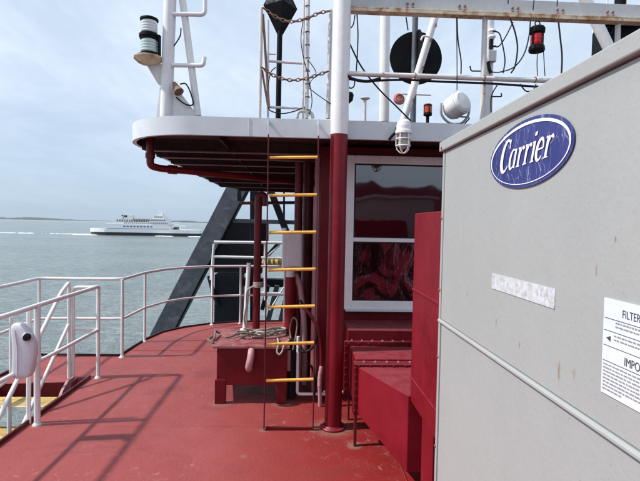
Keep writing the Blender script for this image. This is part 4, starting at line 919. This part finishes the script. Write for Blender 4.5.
for (a, b) in (((265, 258), (280, 245)), ((270, 310), (284, 287))): MB().tube([P(*a, YQ), P(*b, YQ)], .02, 8).build('brace', 'white', wr)
m = MB(); cc_ = P(273, 262.5, YQ+.3); 
for i in range(7): m.lathe([(0, .10), (.08, .07), (.12, 0), (.08, -.07), (0, -.10)], cc_+Vector((-.16+.055*i, random.uniform(-.05, .05), random.uniform(-.04, .04))), (1, 0, 0), 10)
tag(m.build('lashed_bundle', 'tread'), 'yellowish canvas bundle lashed on the ramp behind the ladder', 'bundle')

# ================================================================== FERRY
DF = 372.0; ks = DF/FPX
def FX(px): return P(px, 225, DF).x
wl = SEA
fo = thing('car_ferry', 'white car ferry with black hull steaming past on the horizon', 'ferry', (FX(148), DF, SEA))
def H_(px_up): return SEA+px_up*ks      # pixels above the waterline
def zat(px, up): return SEA+up*ks
fy0, fy1 = DF-8.5, DF+8.5
xL, xR = FX(91), FX(207)
def planhull(x0, x1, w, z0, z1, mat, nm, rake=3.5):
    cyy_ = DF; pts = [(x0, cyy_), (x0+5, cyy_-w*.62), (x0+14, cyy_-w), (x1-14, cyy_-w), (x1-5, cyy_-w*.62), (x1, cyy_)]; pts = pts+[(x, 2*cyy_-y) for x, y in pts[1:-1]][::-1]
    m = MB(); m.prism([(x, y, z0) for x, y in pts], (0, 0, z1-z0)); return m.build(nm, mat, fo)
planhull(xL, xR, 8.5, SEA-.5, H_(3.0), 'ferrydark', 'lower_hull')
planhull(xL-.5, xR+.5, 8.8, H_(3.02), H_(6.4), 'ferrywhite', 'upper_hull')
def fb(nm, pa, pb, ua, ub, mat, hw=7.5, par=None, cut=0):
    m = MB(); x0, x1 = FX(pa), FX(pb); c_ = cut*ks
    m.prism([(x0, DF-hw, H_(ua)), (x1, DF-hw, H_(ua)), (x1-c_*.6, DF-hw, H_(ub)), (x0+c_, DF-hw, H_(ub))], (0, 2*hw, 0)); return m.build(nm, mat, par or fo)
d1 = fb('main_deckhouse', 105.5, 173, 6.42, 10.8, 'ferrywhite', 8, None, 4)
for i in range(9): fb('window', 127+i*3.3, 129.1+i*3.3, 8.2, 9.3, 'ferryblue', 8.05, d1)
fb('blue_stripe', 111, 172, 6.5, 7.0, 'ferryblue', 8.04, d1)
d2 = fb('upper_deckhouse', 117, 171, 10.82, 13.2, 'ferrywhite', 6.5, None, 1)
for i in range(22): fb('window', 127+i*2.0, 128.2+i*2.0, 11.5, 12.5, 'ferrygrey', 6.55, d2)
fb('railing_band', 110, 120, 10.85, 12.0, 'ferrywhite', 7.0); fb('deck_shade', 118, 151, 13.25, 15.2, 'ferrygrey', 4.5)
for i in range(14):
    fb('davit', 118.5+i*2.4, 118.9+i*2.4, 13.22, 15.6, 'ferrywhite', 5.2)
fb('canopy', 135, 152, 15.25, 16.3, 'ferrygreen', 5.5)
fu = fb('funnel', 126, 134, 13.3, 19.5, 'ferrywhite', 2.6, None, 1.0); fb('funnel_band', 125.4, 128.2, 17.6, 19.6, 'ferrydark', 2.7, fu); fb('funnel_cap', 130.5, 133.2, 19.55, 20.2, 'ferrywhite', 1.8, fu)
fb('vent', 121.2, 123.4, 13.3, 18.8, 'ferrywhite', 1.4); fb('vent', 122, 123, 18.82, 20.0, 'ferrydark', 1.0)
wh = fb('bridge', 152, 169, 13.25, 16.6, 'ferrywhite', 7.2, None, 1)
for i in range(8): fb('window', 153.5+i*1.9, 154.6+i*1.9, 14.7, 15.8, 'ferrydark', 7.25, wh)
w2 = fb('pilot_house', 155, 165.5, 16.62, 19.6, 'ferrywhite', 5.5, None, 1)
for i in range(5): fb('window', 156.6+i*1.7, 157.6+i*1.7, 17.8, 18.8, 'ferrydark', 5.55, w2)
fb('radar_platform', 158, 163.5, 19.62, 21.2, 'ferrywhite', 2.2)
mx = FX(161.5); MB().tube([(mx, DF, H_(21.2)), (mx+.4, DF, H_(29))], [.35, .12], 6).build('mast', 'ferrywhite', fo)
MB().tube([(mx-2.5, DF, H_(24)), (mx+2.5, DF, H_(24))], .15, 6).build('yard', 'ferrywhite', fo)
fb('deck_opening', 174.2, 178.6, 6.42, 8.8, 'ferrydark', 4, None, 1)
for (a, b) in (((173, 12.6), (183, 9.2)), ((178, 11.2), (187, 9.6)), ((181, 7), (184, 10.5)), ((176, 13.5), (181, 13.2))):
    MB().tube([(FX(a[0]), DF-5, H_(a[1])), (FX(b[0]), DF-5, H_(b[1]))], .4, 6).build('crane_boom', 'ferrywhite', fo)
m = MB()
def wakeblob(x0, x1, y, hw, n=60):
    for i in range(n):
        x = random.uniform(x0, x1); yy = y+random.uniform(-hw, hw); r = random.uniform(.3, 1.3); m.lathe([(r*2.4, 0), (r*1.4, .22*r), (0, .34*r)], (x, yy, SEA-.02), n=7)
wakeblob(FX(79), FX(93), DF-2, 7, 160); wakeblob(FX(-5), FX(88), DF+5, .6, 34); wakeblob(FX(66), FX(90), DF+2, 1.6, 26); wakeblob(FX(94), FX(100), DF-9.5, 1.0, 16); wakeblob(FX(160), FX(176), DF-9.6, .8, 24); wakeblob(FX(192), FX(204), DF-9.3, .7, 16)
tag(m.build('ferry_wake', 'foam'), 'white foam trailing behind and along the distant ferry', 'wake', kind='stuff')

# ================================================================== SHIP STRUCTURE ASTERN (seen only as reflections)
m = MB(); m.bb(-1.6, 4.4, -6.6, -6.0, .0, 2.9); t = m.build('aft_deckhouse', 'darkred'); tag(t, 'dark red deckhouse across the deck behind the viewer', 'deckhouse')

# ================================================================== AIR
hz = MB(); hz.bb(-11000, 9000, -3000, 8400, SEA-1, 60); ho = hz.build('haze', 'paper')
hm = bpy.data.materials.new('sea_air'); hm.use_nodes = True; hn = hm.node_tree; hn.nodes.clear()
ov = hn.nodes.new('ShaderNodeOutputMaterial'); pv = hn.nodes.new('ShaderNodeVolumePrincipled'); pv.inputs['Density'].default_value = .000022; pv.inputs['Color'].default_value = (.85, .92, 1, 1); pv.inputs['Anisotropy'].default_value = .2
hn.links.new(pv.outputs[0], ov.inputs['Volume']); ho.data.materials.clear(); ho.data.materials.append(hm); tag(ho, kind='stuff')
